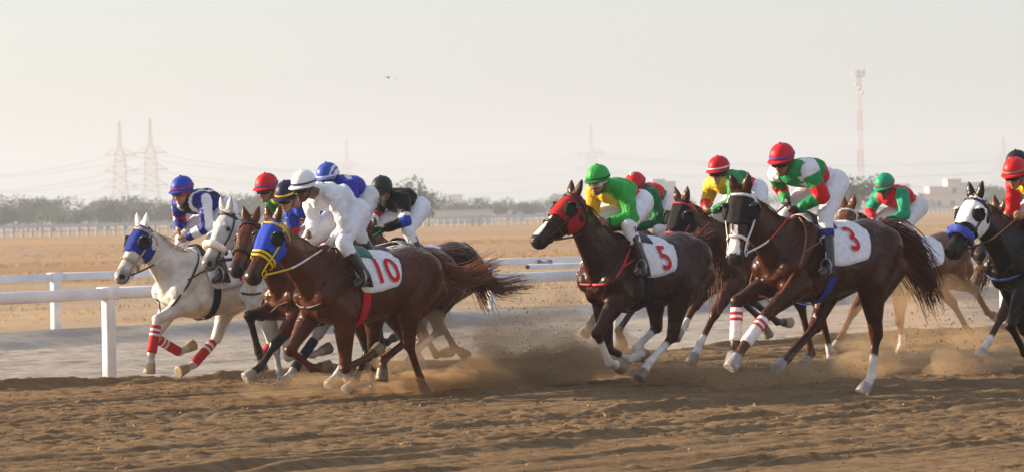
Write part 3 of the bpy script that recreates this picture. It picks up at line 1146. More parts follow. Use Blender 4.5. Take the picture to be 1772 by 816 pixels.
def silk12(part, tt, sd, ub, ly, P):
    C = fill(len(P), RED); t = part == 0
    C[t & (tt > .78) & (ub < .10)] = YELLOW
    C[t & (tt > .60) & (ub < .06) & (ly > .0)] = GREEN
    return C
def cap5(lc, C):
    r = np.hypot(lc[:, 0] + .035, lc[:, 2] + .045)
    side = np.abs(lc[:, 1]) > .02
    C[((r > .060) & (r < .092)) | ((r > .118) & (r < .136))] = WHITE
    return C
def cap7(lc, C):
    C[np.abs(lc[:, 1]) < .004] = np.array((.01, .12, .03)); return C

SOCK = (.74, .71, .69)
HS = {}
HS[1] = dict(withers=(326, 429), lane=3.4, poll=(243, 391), nose=(200, 479), coat=(.62, .60, .58), muzzle=(.20, .18, .18), hair=(.72, .66, .56),
    mane=.24, fly=.9, mane_n=220, yaw=45, k=1.03, hoof=(.40, .31, .20),
    fn=[(272, 552), (262, 612), (260, 632)], ff=[(267, 583), (312, 609), (328, 599)],
    hf=[(371, 595), (334, 631), (315, 640)], hn=[(474, 605), (449, 645), (440, 662)],
    wrap={'fn': ((.50, .03, .035), WHITE), 'ff': ((.50, .03, .035), WHITE), 'hf': ((.50, .03, .035), WHITE), 'hn': ((.50, .03, .035), None)},
    hood=(.012, .03, .24), hood_t=.50, bridle=(.38, .30, .20), nose_t=.62, rein=[(.05, .035, .025), (.70, .68, .64)],
    num='1', num_at=(-.42, 1.15), breast=(.03, .02, .018),
    label='white horse with a blue hood and red leg bandages, leftmost beside the rail')
HS[2] = dict(withers=(478, 430), lane=2.55, poll=(389, 364), nose=(350, 458), coat=(.47, .48, .50), muzzle=(.12, .12, .13), hair=(.68, .66, .63),
    mane=.16, k=1.03, hoof=(.30, .27, .22),
    fn=[(500, 626), (547, 612), (565, 603)], ff=[(478, 620), (484, 660), (487, 671)], hn=[(548, 588), (504, 656), (492, 676)],
    wrap={'hn': ((.02, .025, .05), None)}, bridle=(.015, .014, .016), roll=(.78, .74, .66), cloth=(.80, .80, .82),
    tail=[(690, 440, 0), (740, 462, 0), (780, 470, 0)],
    label='grey horse with a fleece noseband and black bridle beside the white horse')
HS[3] = dict(withers=(524, 432), lane=.85, poll=(432, 381), nose=(411, 464), coat=(.13, .042, .018), muzzle=(.02, .012, .01), points=(.012, .01, .009),
    hair=(.014, .011, .01), mane=.15, k=1.03, hoof=(.30, .28, .26),
    ff=[(431, 545), (447, 606), (451, 626)], fn=[(472, 600), (452, 632), (443, 640)], hn=[(646, 604), (646, 645), (650, 660)], hf=[(640, 615), (617, 662), (608, 678)],
    label='bay horse with black legs half hidden behind the horse numbered 10')
HS[4] = dict(withers=(578, 427), lane=0.0, poll=(470, 381), nose=(428, 479), coat=(.125, .040, .017), muzzle=(.03, .017, .014), hair=(.20, .062, .022),
    mane=.11, mane_n=90, k=1.06, hoof=(.20, .15, .11), yaw=45,
    ff=[(502, 606), (540, 636), (560, 634)], fn=[(598, 640), (636, 618), (650, 607)], hf=[(706, 588), (668, 618), (662, 638)], hn=[(708, 600), (725, 655), (731, 676)],
    sock={}, hood=(.025, .07, .50), hood_t=.54, bridle=(.72, .50, .03), double_nose=True, nose_t=.60, rein=[(.70, .46, .03), (.75, .74, .72)],
    num='10', num_at=(-.375, 1.12), cloth_end=-.53, girth=(.50, .01, .02), breast=(.03, .02, .018), tail=[(770, 472, 0), (806, 482, 0), (850, 462, 0)], bush=.85, saddle=(.02, .16, .10),
    label='chestnut horse numbered 10 with a blue hood and yellow bridle')
HS[5] = dict(withers=(622, 428), lane=1.7, poll=(532, 374), nose=(492, 466), coat=(.12, .04, .018), hair=(.10, .035, .015), k=1.03, hoof=(.45, .40, .33),
    hn=[(758, 562), (733, 595), (722, 612)], hf=[(735, 585), (705, 625), (693, 638)], ff=[(600, 612), (587, 645), (576, 664)],
    sock={'hn': (.7, SOCK), 'hf': (.5, SOCK), 'ff': (.4, SOCK)},
    label='chestnut horse with white socks almost hidden behind the horse numbered 10')
HS[6] = dict(withers=(682, 418), lane=3.4, yaw=50, poll=(618, 372), nose=(585, 460), coat=(.085, .032, .018), points=(.012, .011, .011), hair=(.11, .040, .020), k=1.05,
    hn=[(767, 531), (786, 600), (805, 613)], hf=[(728, 566), (754, 612), (780, 607)], num='4', num_at=(-.42, 1.0), tail=[(835, 470, 0), (858, 498, 0), (905, 492, 0)], bush=.75,
    label='dark bay horse numbered 4 with black hind legs kicked back near the rail')
HS[7] = dict(withers=(1066, 402), lane=-1.1, yaw=49, poll=(990, 335), nose=(917, 412), coat=(.060, .021, .012), muzzle=(.03, .022, .02), hair=(.10, .030, .013), k=1.08,
    mane=.22, fly=.6, hoof=(.28, .22, .16), blaze=1.3,
    fn=[(1032, 578), (1054, 626), (1072, 634)], ff=[(1052, 603), (1090, 621), (1110, 615)], hn=[(1164, 582), (1123, 627), (1112, 645)], hf=[(1136, 566), (1105, 596), (1114, 612)],
    sock={'fn': (.75, SOCK), 'ff': (.5, SOCK), 'hn': (.75, SOCK), 'hf': (.75, SOCK)}, hood=(.33, .010, .014), hood_t=.50, bridle=(.012, .010, .010),
    rein=[(.02, .014, .012)], num='5', num_at=(-.36, 1.18), cloth_end=-.50, girth=(.012, .012, .02), breast=(.50, .015, .025), tail=[(1222, 412, 0), (1236, 440, 0), (1240, 486, 0)], bush=1.2,
    label='dark chestnut horse with a red hood and white socks, leading the right group')
HS[8] = dict(withers=(1142, 404), lane=.8, yaw=47, poll=(1058, 352), nose=(1020, 440), coat=(.10, .035, .018), points=(.03, .024, .02), k=1.03, hoof=(.30, .28, .25),
    ff=[(1006, 545), (1001, 575), (1003, 592)], fn=[(1030, 572), (1058, 590), (1075, 588)], hn=[(1330, 546), (1357, 566), (1380, 558)], hf=[(1318, 534), (1334, 566), (1332, 585)],
    label='chestnut horse almost hidden behind the horse with the red hood')
HS[9] = dict(withers=(1268, 384), lane=-.1, poll=(1178, 347), nose=(1146, 440), coat=(.12, .042, .020), hair=(.13, .040, .016), k=1.06, hoof=(.30, .28, .27), mane=.2,
    ff=[(1203, 528), (1185, 561), (1172, 578)], fn=[(1208, 590), (1194, 629), (1184, 652)], hn=[(1438, 575), (1437, 615), (1437, 630)], hf=[(1420, 585), (1405, 611), (1394, 625)],
    sock={'ff': (.25, SOCK), 'fn': (.3, SOCK), 'hn': (.2, SOCK)}, hood=(.012, .011, .012), hood_t=.56, bridle=(.42, .03, .05), rein=[(.42, .03, .05)],
    label='chestnut horse with a black hood and red bridle behind the dark horse\'s rump')
HS[10] = dict(withers=(1378, 372), lane=-3.8, yaw=46, poll=(1281, 330), nose=(1264, 449), coat=(.078, .026, .013), muzzle=(.035, .03, .03), hair=(.11, .032, .013), k=1.12, hk=.98,
    mane=.24, fly=.4, blaze=1.6, hoof=(.36, .34, .36), pitch=2,
    fn=[(1306, 563), (1281, 606), (1269, 628)], ff=[(1266, 525), (1273, 592), (1269, 612)], hn=[(1517, 590), (1509, 653), (1501, 676)], hf=[(1408, 574), (1363, 618), (1349, 632)],
    sock={'hn': (.55, SOCK)}, wrap={'fn': ((.78, .76, .76), (.55, .05, .09)), 'ff': ((.76, .74, .70), (.52, .03, .05))},
    hood=(.014, .013, .014), hood_t=.50, bridle=(.76, .75, .76), nose_t=.66, rein=[(.72, .72, .74), (.45, .03, .04)], num='3', num_at=(-.42, 1.02), cloth_end=-.60,
    girth=(.03, .05, .30), breast=(.22, .07, .02), tail=[(1562, 428, 0), (1590, 462, 0), (1610, 506, 0)], bush=1.7,
    label='chestnut horse numbered 3 with a black hood and white bridle, nearest the camera')
HS[11] = dict(withers=(1541, 402), lane=1.3, poll=(1466, 358), nose=(1434, 432), coat=(.21, .09, .042), hair=(.08, .03, .015), k=1.08, hoof=(.40, .34, .26), mane=.24, fly=.9, mane_n=220,
    fn=[(1557, 562), (1561, 596), (1561, 606)], ff=[(1470, 548), (1452, 588), (1447, 598)], hn=[(1686, 500), (1708, 538), (1722, 547)], hf=[(1657, 532), (1672, 566), (1683, 576)],
    sock={'fn': (.4, SOCK)}, bridle=(.60, .58, .58), rein=[(.6, .58, .56)], tail=[(1706, 450, 0), (1698, 478, 0), (1690, 500, 0)], bush=.8, mane_col=(.05, .02, .012),
    label='light chestnut horse with a white cloth behind the tail of the horse numbered 3')
HS[12] = dict(withers=(1768, 376), lane=-4.4, poll=(1685, 340), nose=(1634, 434), coat=(.016, .012, .011), muzzle=(.02, .016, .015), hair=(.012, .010, .010), k=1.06, mane=.18, fly=.8,
    fn=[(1736, 597), (1780, 622), (1800, 612)], ff=[(1772, 570), (1800, 610), (1815, 600)], hood=(.80, .80, .82), hood_t=.50, cupshell=(.75, .75, .76), roll=(.06, .10, .50),
    bridle=(.015, .02, .05), rein=[(.015, .013, .012), (.30, .09, .03)], breast=(.03, .10, .35),
    label='black horse with a white hood and blue fleece noseband at the right edge')
HS[13] = dict(withers=(1798, 392), lane=-2.7, poll=(1728, 360), nose=(1684, 438), coat=(.09, .04, .022), hair=(.20, .07, .03), k=1.03, mane=.3, fly=1.2, hoof=(.5, .46, .42),
    ff=[(1713, 587), (1694, 621), (1681, 641)], sock={'ff': (.25, SOCK)}, muzzle=(.03, .02, .02),
    label='brown horse mostly hidden behind the black horse at the right edge')
JS = {}
JS[4] = dict(helmet=(523, 309), shoulder=(579, 338), elbow=(599, 396), hand=(566, 424), hip=(618, 366), knee=(592, 424), ankle=(634, 478), far_hand=(534, 404), far_elbow=(545, 396),
    cap=(.80, .80, .84), band=(.04, .05, .16), silk=silk_plain((.73, .76, .85)), skin=(.075, .035, .022), breech=(.73, .76, .85), wrinkle=.014, beard=.5, collar=(.8, .79, .8),
    label='jockey in all white silks and white cap riding the horse numbered 10')
JS[1] = dict(helmet=(313, 318), shoulder=(353, 347), elbow=(357, 392), hand=(326, 409), hip=(392, 362), knee=(366, 420), ankle=(388, 472), far_shoulder=(309, 352), far_elbow=(312, 378), far_hand=(308, 398),
    cap=BLUE, band=(.42, .03, .06), silk=silk1, skin=(.22, .11, .065), gog=(.30, .02, .02), gog_lens=(.03, .03, .035), gstrap=(.42, .02, .04), collar=WHITE, beard=.3,
    label='jockey in a blue cap with black, blue and white silks on the white horse')
JS[2] = dict(helmet=(459, 313), cap=RED, band=(.08, .09, .35), silk=silk2, skin=(.17, .085, .05), collar=(.7, .6, .6), label='jockey in a red cap with green and yellow silks on the grey horse')
JS[3] = dict(helmet=(494, 327), cap=NAVY, band=YELLOW, silk=silk3, skin=(.17, .08, .05), head_pitch=22, label='jockey in a navy cap with a yellow band, behind the jockey in white')
JS[5] = dict(helmet=(565, 295), shoulder=(606, 324), elbow=(604, 376), hand=(590, 404), hip=(636, 342), knee=(618, 402), ankle=(646, 446), cap=(.03, .08, .42), peak=(.10, .18, .55), band=(.7, .7, .74), band_z=-.004, cap_fn=cap5, silk=silk5,
    skin=(.13, .06, .04), leg_text='SNABI', breech=(.66, .66, .70), label='jockey in a blue and white striped cap with plain royal blue silks')
JS[6] = dict(helmet=(659, 317), shoulder=(697, 345), elbow=(702, 382), hand=(664, 397), hip=(727, 360), knee=(702, 404), ankle=(728, 442), far_shoulder=(662, 346), far_elbow=(653, 364), far_hand=(646, 384),
    cap=(.02, .024, .026), silk=silk6, skin=(.20, .10, .07), glove=(.012, .012, .013), gog=(.03, .03, .09), gog_lens=(.10, .09, .10), label='jockey in a black cap with black silks and a blue and white waist band')
JS[7] = dict(helmet=(1033, 299), shoulder=(1080, 328), elbow=(1094, 378), hand=(1050, 384), hip=(1110, 350), knee=(1082, 398), ankle=(1116, 460), far_shoulder=(1028, 332), cap=LIME, cap_fn=cap7, peak=(.015, .16, .03), band=(.01, .10, .03), band_z=-.004,
    silk=silk7, skin=(.20, .10, .06), gog=(.75, .73, .72), gog_lens=(.35, .28, .24), gstrap=(.6, .6, .6), beard=.7, emblem=True, boot=(.012, .012, .014), label='jockey in a green cap and green and yellow silks with white goggles')
JS[8] = dict(helmet=(1096, 313), head_pitch=34, shoulder=(1128, 338), elbow=(1144, 382), hand=(1110, 392), hip=(1156, 352), knee=(1140, 402), ankle=(1170, 450), cap=RED, pom=(.8, .78, .76), band=(.06, .07, .3), silk=silk8, skin=(.16, .08, .05), label='jockey in a red cap with a white pompom and dark green silks')
JS[9] = dict(helmet=(1242, 283), shoulder=(1272, 312), elbow=(1268, 352), hand=(1240, 362), hip=(1310, 330), far_shoulder=(1232, 318), far_elbow=(1226, 340), cap=RED, band=(.72, .68, .66), silk=silk9, skin=(.24, .12, .075), collar=(.55, .55, .5), label='jockey in a red cap with a white band and yellow and green silks')
JS[10] = dict(helmet=(1351, 263), shoulder=(1402, 297), elbow=(1424, 340), hand=(1384, 360), hip=(1446, 316), knee=(1424, 388), ankle=(1437, 466), far_shoulder=(1344, 300), far_elbow=(1354, 334), far_hand=(1360, 350),
    cap=(.58, .015, .03), band=(.07, .09, .42), silk=silk10, skin=(.17, .08, .05), glove=(.012, .012, .014), beard=.4, bootcuff=(.03, .04, .20), k=1.05, head_pitch=18, label='jockey in a red cap with green, white and red silks on the horse numbered 3')
JS[11] = dict(helmet=(1529, 312), shoulder=(1562, 337), elbow=(1566, 372), hand=(1530, 384), hip=(1589, 358), knee=(1562, 394), ankle=(1598, 436), far_shoulder=(1519, 340), far_elbow=(1512, 352), cap=TEAL, band=(.40, .08, .03), silk=silk11, skin=(.06, .03, .02), boot=(.04, .045, .04),
    breech=(.70, .70, .73), gog=(.03, .02, .02), head_pitch=22, label='jockey in a teal cap with red silks and green sleeves')
JS[12] = dict(helmet=(1754, 287), cap=(.60, .015, .015), band=(.25, .22, .24), silk=silk12, skin=(.20, .10, .06), head_pitch=20, hand=(1764, 374), label='jockey in a red cap with a grey band on the black horse')
JS[13] = dict(helmet=(1758, 273), cap=(.015, .015, .018), silk=silk_plain((.03, .03, .05)), skin=(.17, .08, .05), label='jockey in a black cap behind the red capped jockey at the right edge')

horses = {}
for n_ in [4, 3, 2, 1, 5, 6, 7, 8, 9, 10, 11, 12, 13]:
    if n_ > 2: HS[n_].setdefault('dk', (.58, .43, .30))
    h = Horse(HS[n_])
    h.body()
    if n_ == 4:
        hl = h.px(*JS[4]['helmet'], 0.0)
        for nm, w_ in WJ.items():
            TEMPL[nm] = h.px(*JS[4][nm], w_) - hl
    h.hair(); h.face()
    jk = Jockey(h, JS[n_])
    jk.build()
    h.tack(jk.hands)
    horses[n_] = h
    if n_ == 6:   # green riding whip in the gloved hand
        a = jk.hands[1]
        mb = MB()
        mb.tube([a + Vector((-.06, .01, .02)), a + Vector((.10, .03, -.03)), a + Vector((.42, .05, -.10))], [.010, .008, .004], 6)
        wh = mb.build('riding_whip', cmat('whip_plastic', (.02, .40, .10), rough=.4))
        wh.location = h.org; wh.rotation_euler = (0, 0, math.pi + h.psi)
        tag(wh, 'thin green riding whip held by the jockey in black', 'whip')
    ln = {k_: [round((c[i + 1] - c[i]).length / h.k, 2) for i in range(3)] for k_, c in h.legs.items()}
    print('H', n_, 's=%.0f' % h.spx, 'zw=%.2f' % h.zw, 'neck=%.2f' % (h.poll - Vector((0, 0, h.zw))).length, 'poll', tuple(round(c, 2) for c in h.poll), 'hd', tuple(round(c, 2) for c in h.hd), ln)
# ------------------------------------------------------------------ setting
def ground_mat(name, c1, c2, c3, sc1, sc2, stretch=None, rough=.95, bump=.5, bscale=8.0, bdist=.05):
    m, t, b = new_mat(name)
    b.inputs['Roughness'].default_value = rough
    b.inputs['Specular IOR Level'].default_value = .15
    tc = t.nodes.new('ShaderNodeTexCoord')
    mp = t.nodes.new('ShaderNodeMapping')
    mp.inputs['Rotation'].default_value = (0, 0, -PSI)
    if stretch: mp.inputs['Scale'].default_value = stretch
    t.links.new(tc.outputs['Object'], mp.inputs['Vector'])
    rp = None
    n1 = t.nodes.new('ShaderNodeTexNoise'); n1.inputs['Scale'].default_value = sc1; n1.inputs['Detail'].default_value = 5
    n2 = t.nodes.new('ShaderNodeTexNoise'); n2.inputs['Scale'].default_value = sc2; n2.inputs['Detail'].default_value = 6; n2.inputs['Roughness'].default_value = .65
    for n in (n1, n2): t.links.new(mp.outputs[0], n.inputs['Vector'])
    r1 = t.nodes.new('ShaderNodeValToRGB')
    r1.color_ramp.elements[0].position = .40; r1.color_ramp.elements[1].position = .60
    r1.color_ramp.elements[0].color = c1 + (1,); r1.color_ramp.elements[1].color = c2 + (1,)
    t.links.new(n1.outputs['Fac'], r1.inputs[0])
    r2 = t.nodes.new('ShaderNodeMapRange')
    r2.inputs[1].default_value = .45; r2.inputs[2].default_value = .70
    t.links.new(n2.outputs['Fac'], r2.inputs[0])
    mx = t.nodes.new('ShaderNodeMixRGB'); mx.inputs[2].default_value = c3 + (1,)
    t.links.new(r2.outputs[0], mx.inputs[0]); t.links.new(r1.outputs[0], mx.inputs[1])
    t.links.new(mx.outputs[0], b.inputs['Base Color'])
    n3 = t.nodes.new('ShaderNodeTexNoise'); n3.inputs['Scale'].default_value = bscale; n3.inputs['Detail'].default_value = 8; n3.inputs['Roughness'].default_value = .7
    t.links.new(mp.outputs[0], n3.inputs['Vector'])
    bp = t.nodes.new('ShaderNodeBump'); bp.inputs['Strength'].default_value = bump; bp.inputs['Distance'].default_value = bdist
    t.links.new(n3.outputs['Fac'], bp.inputs['Height']); t.links.new(bp.outputs[0], b.inputs['Normal'])
    return m
def grid_mesh(name, X, Y, Z, material):
    ny, nx = X.shape
    v = np.stack([X, Y, Z], -1).reshape(-1, 3)
    i = np.arange(nx * ny).reshape(ny, nx)
    f = np.stack([i[:-1, :-1], i[:-1, 1:], i[1:, 1:], i[1:, :-1]], -1).reshape(-1, 4)
    me = bpy.data.meshes.new(name)
    me.vertices.add(len(v)); me.vertices.foreach_set('co', v.ravel())
    me.loops.add(f.size); me.loops.foreach_set('vertex_index', f.ravel().astype(np.int32))
    me.polygons.add(len(f)); me.polygons.foreach_set('loop_start', np.arange(0, f.size, 4, dtype=np.int32))
    me.polygons.foreach_set('use_smooth', np.ones(len(f), bool))
    me.update(calc_edges=True); me.validate()
    return link_mesh(name, me, material)
def nfield(shape, sy, sx):
    """smooth random field by filtering white noise, sizes in cells"""
    f = np.fft.rfft2(rng.standard_normal(shape))
    ky = np.fft.fftfreq(shape[0])[:, None]; kx = np.fft.rfftfreq(shape[1])[None, :]
    f *= np.exp(-2 * (math.pi ** 2) * ((ky * sy) ** 2 + (kx * sx) ** 2))
    r = np.fft.irfft2(f, shape)
    return r / r.std()
def lane_of(x, y):
    g = at_ground(x, y); d = g - P4
    return d.dot(T), d.dot(N)

# plain reaching the horizon
PLAIN = ground_mat('dry_plain', (.32, .170, .058), (.40, .235, .092), (.30, .262, .23), .030, .045, (.6, 1, 1), bump=.6, bscale=1.2, bdist=.25)
ys = np.concatenate([np.linspace(-40, 80, 30), np.geomspace(84, 3000, 60)])
xs = np.linspace(-950, 950, 120)
X, Y = np.meshgrid(xs, ys)
g = grid_mesh('ground', X, Y, np.full(X.shape, -.12), PLAIN)
tag(g, kind='structure')

# harrowed dirt track
DIRT = ground_mat('track_dirt', (.265, .166, .082), (.345, .224, .116), (.170, .106, .056), 1.1, 11.0, (.55, 1.5, 1), bump=1.0, bscale=34, bdist=.05)
aa = np.arange(-10.5, 24, .055); bb = np.arange(-13.5, 5.35, .036)
A_, B_ = np.meshgrid(aa, bb)
sh = A_.shape
Z = .0043 * nfield(sh, .42, .50) * (1 + .6 * np.clip(nfield(sh, 14, 20), -1, 1.5)) + .0060 * nfield(sh, .7, 40) + .003 * nfield(sh, 2.5, 90) + .008 * nfield(sh, 26, 90)
cl = nfield(sh, 1.0, .8)
Z += .010 * np.clip(cl - 1.8, 0, 2)
wob = np.interp(aa, np.linspace(-10.5, 24, 57), rng.standard_normal(57)) * .05
for (px_, py_, dp, wd) in ((340, 710, .065, .09), (1420, 786, .065, .09), (1085, 758, .05, .08), (700, 770, .030, .07), (300, 770, .035, .08), (1300, 716, .045, .1), (500, 800, .045, .08), (200, 690, .03, .07), (1500, 740, .03, .08)):
    b0 = lane_of(px_, py_)[1]
    d = B_ - b0 - wob[None, :] * .8
    Z += -dp * np.exp(-(d / wd) ** 2) + dp * .75 * np.exp(-((d + wd * 1.7) / (wd * 1.1)) ** 2) * (1 + .4 * nfield(sh, 3, 5))
# harrow scratches
R = random.Random(5)
b1 = -13.2
while b1 < 4.2:
    b1 += R.uniform(.16, .42)
    dp = R.uniform(.010, .026); wd = R.uniform(.03, .055)
    on = np.clip(np.interp(aa, np.linspace(-10.5, 24, 46), rng.standard_normal(46)) * 1.6 + .35, 0, 1)
    sway = np.interp(aa, np.linspace(-10.5, 24, 30), rng.standard_normal(30)) * .02
    j0 = np.searchsorted(bb, b1 - .5); j1 = np.searchsorted(bb, b1 + .5)
    d = B_[j0:j1] - b1 - sway[None, :]
    Z[j0:j1] += on[None, :] * dp * (-np.exp(-(d / wd) ** 2) + .7 * np.exp(-((d + wd * 1.8) / wd) ** 2))
# torn, lifted edge beside the rail
edge = 4.52 + .20 * np.clip(3.0 - aa, -.5, 5) + np.interp(aa, np.linspace(-10.5, 24, 113), rng.standard_normal(113)) * .035
e = B_ - edge[None, :]
Z += .085 * np.exp(-((e + .10) / .14) ** 2) * (1 + .35 * nfield(sh, 3, 6))
drop = np.clip((e - .02) / .12, 0, 1)
Z = Z * (1 - drop) - .07 * drop
# hoof craters where the field has passed
for h in horses.values():
    pass
P = lane_pt(0, 0)
X = P.x + T.x * A_ + N.x * B_; Y = P.y + T.y * A_ + N.y * B_
g = grid_mesh('race_track', X, Y, Z, DIRT)
tag(g, kind='structure')

# grey sand lane between the rails
SAND = ground_mat('pale_sand', (.36, .315, .275), (.45, .40, .355), (.27, .235, .205), .8, 5.0, (.30, 1.4, 1), bump=.8, bscale=9, bdist=.06)
aa = np.arange(-14, 50, .13); bb = np.arange(3.3, 14.6, .065)
A_, B_ = np.meshgrid(aa, bb); sh = A_.shape
Z = -.035 + .008 * nfield(sh, .45, .5) + .006 * nfield(sh, 1.2, 6) + .014 * nfield(sh, 8, 25)
Z[B_ < 4.2] -= .05
X = P.x + T.x * A_ + N.x * B_; Y = P.y + T.y * A_ + N.y * B_
tag(grid_mesh('sand_lane', X, Y, Z, SAND), kind='structure')
# bank along the far side of the lane
BANK = ground_mat('bank_sand', (.38, .34, .30), (.46, .415, .37), (.31, .275, .25), .9, 4.0, (.5, 1.2, 1), bump=.9, bscale=6, bdist=.08)
aa = np.arange(-20, 75, .20); bb = np.linspace(13.6, 17.6, 34)
A_, B_ = np.meshgrid(aa, bb); sh = A_.shape
crest = 15.2 + .15 * np.sin(A_ * .35)
hgt = .30 + .05 * nfield((1, sh[1]), 0, 9)
Z = hgt * np.exp(-((B_ - crest) / .62) ** 2) + .014 * nfield(sh, 1.2, 2.5)
Z = Z * np.clip((B_ - 13.6) / .5, 0, 1) * np.clip((17.6 - B_) / .5, 0, 1) + -.05 - .07 * np.clip((B_ - 17.0) / .6, 0, 1) - .02 * np.clip((14 - B_) / .4, 0, 1)
X = P.x + T.x * A_ + N.x * B_; Y = P.y + T.y * A_ + N.y * B_
tag(grid_mesh('sand_bank', X, Y, Z, BANK), kind='structure')
# dry ground between bank and plain
DRY = ground_mat('dusty_ground', (.33, .225, .125), (.40, .285, .17), (.32, .285, .25), .20, .9, (1, 1.5, 1), bump=.7, bscale=3, bdist=.1)
aa = np.arange(-30, 110, .8); bb = np.arange(17.1, 60, .5)
A_, B_ = np.meshgrid(aa, bb); sh = A_.shape
Z = -.085 + .03 * nfield(sh, 1.6, 2.5)
Z *= 1; Z -= .10 * np.clip((B_ - 57) / 2.5, 0, 1)
X = P.x + T.x * A_ + N.x * B_; Y = P.y + T.y * A_ + N.y * B_
tag(grid_mesh('dusty_verge', X, Y, Z, DRY), kind='structure')

# rails
RAILW = mat('rail_white', (.69, .71, .77), rough=.45, var=.13, scale=2.2, bump=.03, bscale=4)
def running_rail(b, a0, spacing, count, top, label, th, pw, first=-1):
    root = empty('running_rail', lane_pt(a0, b), PSI)
    n = 10
    for i in range(first, count):
        mb = MB()
        dz = random.uniform(-.012, .012); dy = random.uniform(-.012, .012)
        pts = [Vector((i * spacing + .004 + (spacing - .008) * u, dy, top - th * .5 + dz + (.012 * math.sin(u * math.pi) * -1))) for u in np.linspace(0, 1, 9)]
        rings = [[p + Vector((0, th * .55 * math.copysign(abs(math.cos(t)) ** .6, math.cos(t)), th * .5 * math.copysign(abs(math.sin(t)) ** .6, math.sin(t)))) for t in np.linspace(0, 2 * math.pi, 16, endpoint=False)] for p in pts]
        mb.loft(rings)
        mb.build('rail', RAILW, root)
        mb = MB()
        hw = pw / 2
        rings = []
        for z, s_ in ((-.15, 1.0), (.25, 1.0), (top - th * .8, .96), (top - th * .45, .96)):
            rings.append([Vector((i * spacing + hw * s_ * math.copysign(abs(math.cos(t)) ** .45, math.cos(t)), hw * s_ * math.copysign(abs(math.sin(t)) ** .45, math.sin(t)), z)) for t in np.linspace(0, 2 * math.pi, 20, endpoint=False)])
        mb.loft(rings)
        mb.build('post', RAILW, root)
        mb = MB()
        c_ = Vector((i * spacing, 0, top - th * .5))
        rings = [[c_ + Vector((e, th * .62 * math.copysign(abs(math.cos(t)) ** .6, math.cos(t)), th * .57 * math.copysign(abs(math.sin(t)) ** .6, math.sin(t)))) for t in np.linspace(0, 2 * math.pi, 16, endpoint=False)] for e in (-.11, .11)]
        mb.loft(rings)
        mb.build('joint_sleeve', RAILW, root)
    tag(root, label, 'rail', 'white rails beside the track')
    return root
a0, b0 = lane_of(190, 660)
running_rail(b0, a0, 7.98, 6, 1.02, 'white running rail beside the dirt track, passing behind the white horse', .13, .125)
g2 = at_depth(95, 474, FPX / 115.0); d2 = g2 - P4
r2 = running_rail(d2.dot(N), d2.dot(T), 9.23, 6, g2.z + .02, 'farther white rail standing behind the sandy bank', .12, .13)
# loose end overlapping the far rail
q1 = at_plane(914, 461, P4, N, d2.dot(N) - .35); q2 = at_plane(1010, 458, P4, N, d2.dot(N) - .35)
d = (q2 - q1).normalized()
root = empty('rail_end', (q1.x, q1.y, 0))
mb = MB(); o_ = Vector((q1.x, q1.y, 0))
mb.tube([q1 - o_, q1 - o_ + d * 9.0], .045, 12)
mb.build('rail', RAILW, root)
mb = MB(); mb.tube([q1 - o_ - d * .03, q1 - o_ + d * .02], .038, 10); mb.build('end_cap', mat('rusty_cap', (.12, .07, .04), rough=.8), root)
mb = MB(); br = q1 - o_ + d * .55; mb.box(br + N * .15 + Vector((0, 0, .05)), (.03, .16, .06), Matrix.Rotation(PSI, 3, 'Z')); mb.build('bracket', mat('grey_steel', (.22, .22, .24), rough=.5), root)
mb = MB(); pp = q1 - o_ + d * 5.0; mb.tube([(pp.x, pp.y, -.1), (pp.x, pp.y, pp.z)], .04, 10); mb.build('post', RAILW, root)
mb = MB(); pp = q1 - o_ + d * 8.6; mb.tube([(pp.x, pp.y, -.1), (pp.x, pp.y, pp.z)], .04, 10); mb.build('post', RAILW, root)
tag(root, 'short loose white rail with a rusty end in front of the farther rail', 'rail')

# far rail with close posts
fr = empty('barrier_rail', (0, 0, 0))
FARP = mat('barrier_post', (.40, .40, .41), rough=.7)
FARW = mat('barrier_white', (.50, .53, .58), rough=.6)
L0 = at_depth(-150, 408, 380); R0 = at_depth(1950, 362, 640)
L0.z = R0.z = 0
dirv = (R0 - L0); npost = 200
mb = MB()
rot = Matrix.Rotation(math.atan2(dirv.y, dirv.x), 3, 'Z')
mb.box((0, 0, .50), (.13, .10, .50)); post_me = mb.mesh('post')
for i in range(npost):
    p = L0 + dirv * (i / (npost - 1))
    o = link_mesh('post', post_me, FARP, fr, smooth=False)
    o.location = (p.x, p.y, -.12); o.rotation_euler = (0, 0, math.atan2(dirv.y, dirv.x))
for z, hh in ((1.10, .21), (.50, .05)):
    mb = MB(); mid = (L0 + R0) / 2
    mb.box((mid.x, mid.y, z), (dirv.length / 2, .13, hh), rot)
    mb.build('rail', FARW, fr, smooth=False)
tag(fr, 'long white barrier of close posts crossing the far plain', 'barrier')

# dry grass on the plain
STRAW = mat('straw_grass', (.50, .30, .115), rough=.9, var=.3, scale=.4)
mb = MB(); R = random.Random(3)
vs, fs = [], []
for i in range(7500):
    yy = 60 * (260 / 60) ** (R.random() ** .8)
    xx = R.uniform(-.165, .175) * yy
    if noise.noise(Vector((xx * .05, yy * .035, 0))) < -.02 + R.gauss(0, .1): continue
    for k_ in range(7):
        an = R.uniform(0, 6.28); hgt = R.uniform(.04, .14); sp_ = R.uniform(.08, .28)
        bx = xx + R.gauss(0, .13); by = yy + R.gauss(0, .13)
        dx, dy = math.cos(an), math.sin(an); wv = .018
        o = len(vs)
        vs += [(bx - dy * wv, by + dx * wv, -.13), (bx + dy * wv, by - dx * wv, -.13), (bx + dx * sp_, by + dy * sp_, -.12 + hgt)]
        fs.append((o, o + 1, o + 2))
me = bpy.data.meshes.new('dry_grass'); me.from_pydata(vs, [], fs)
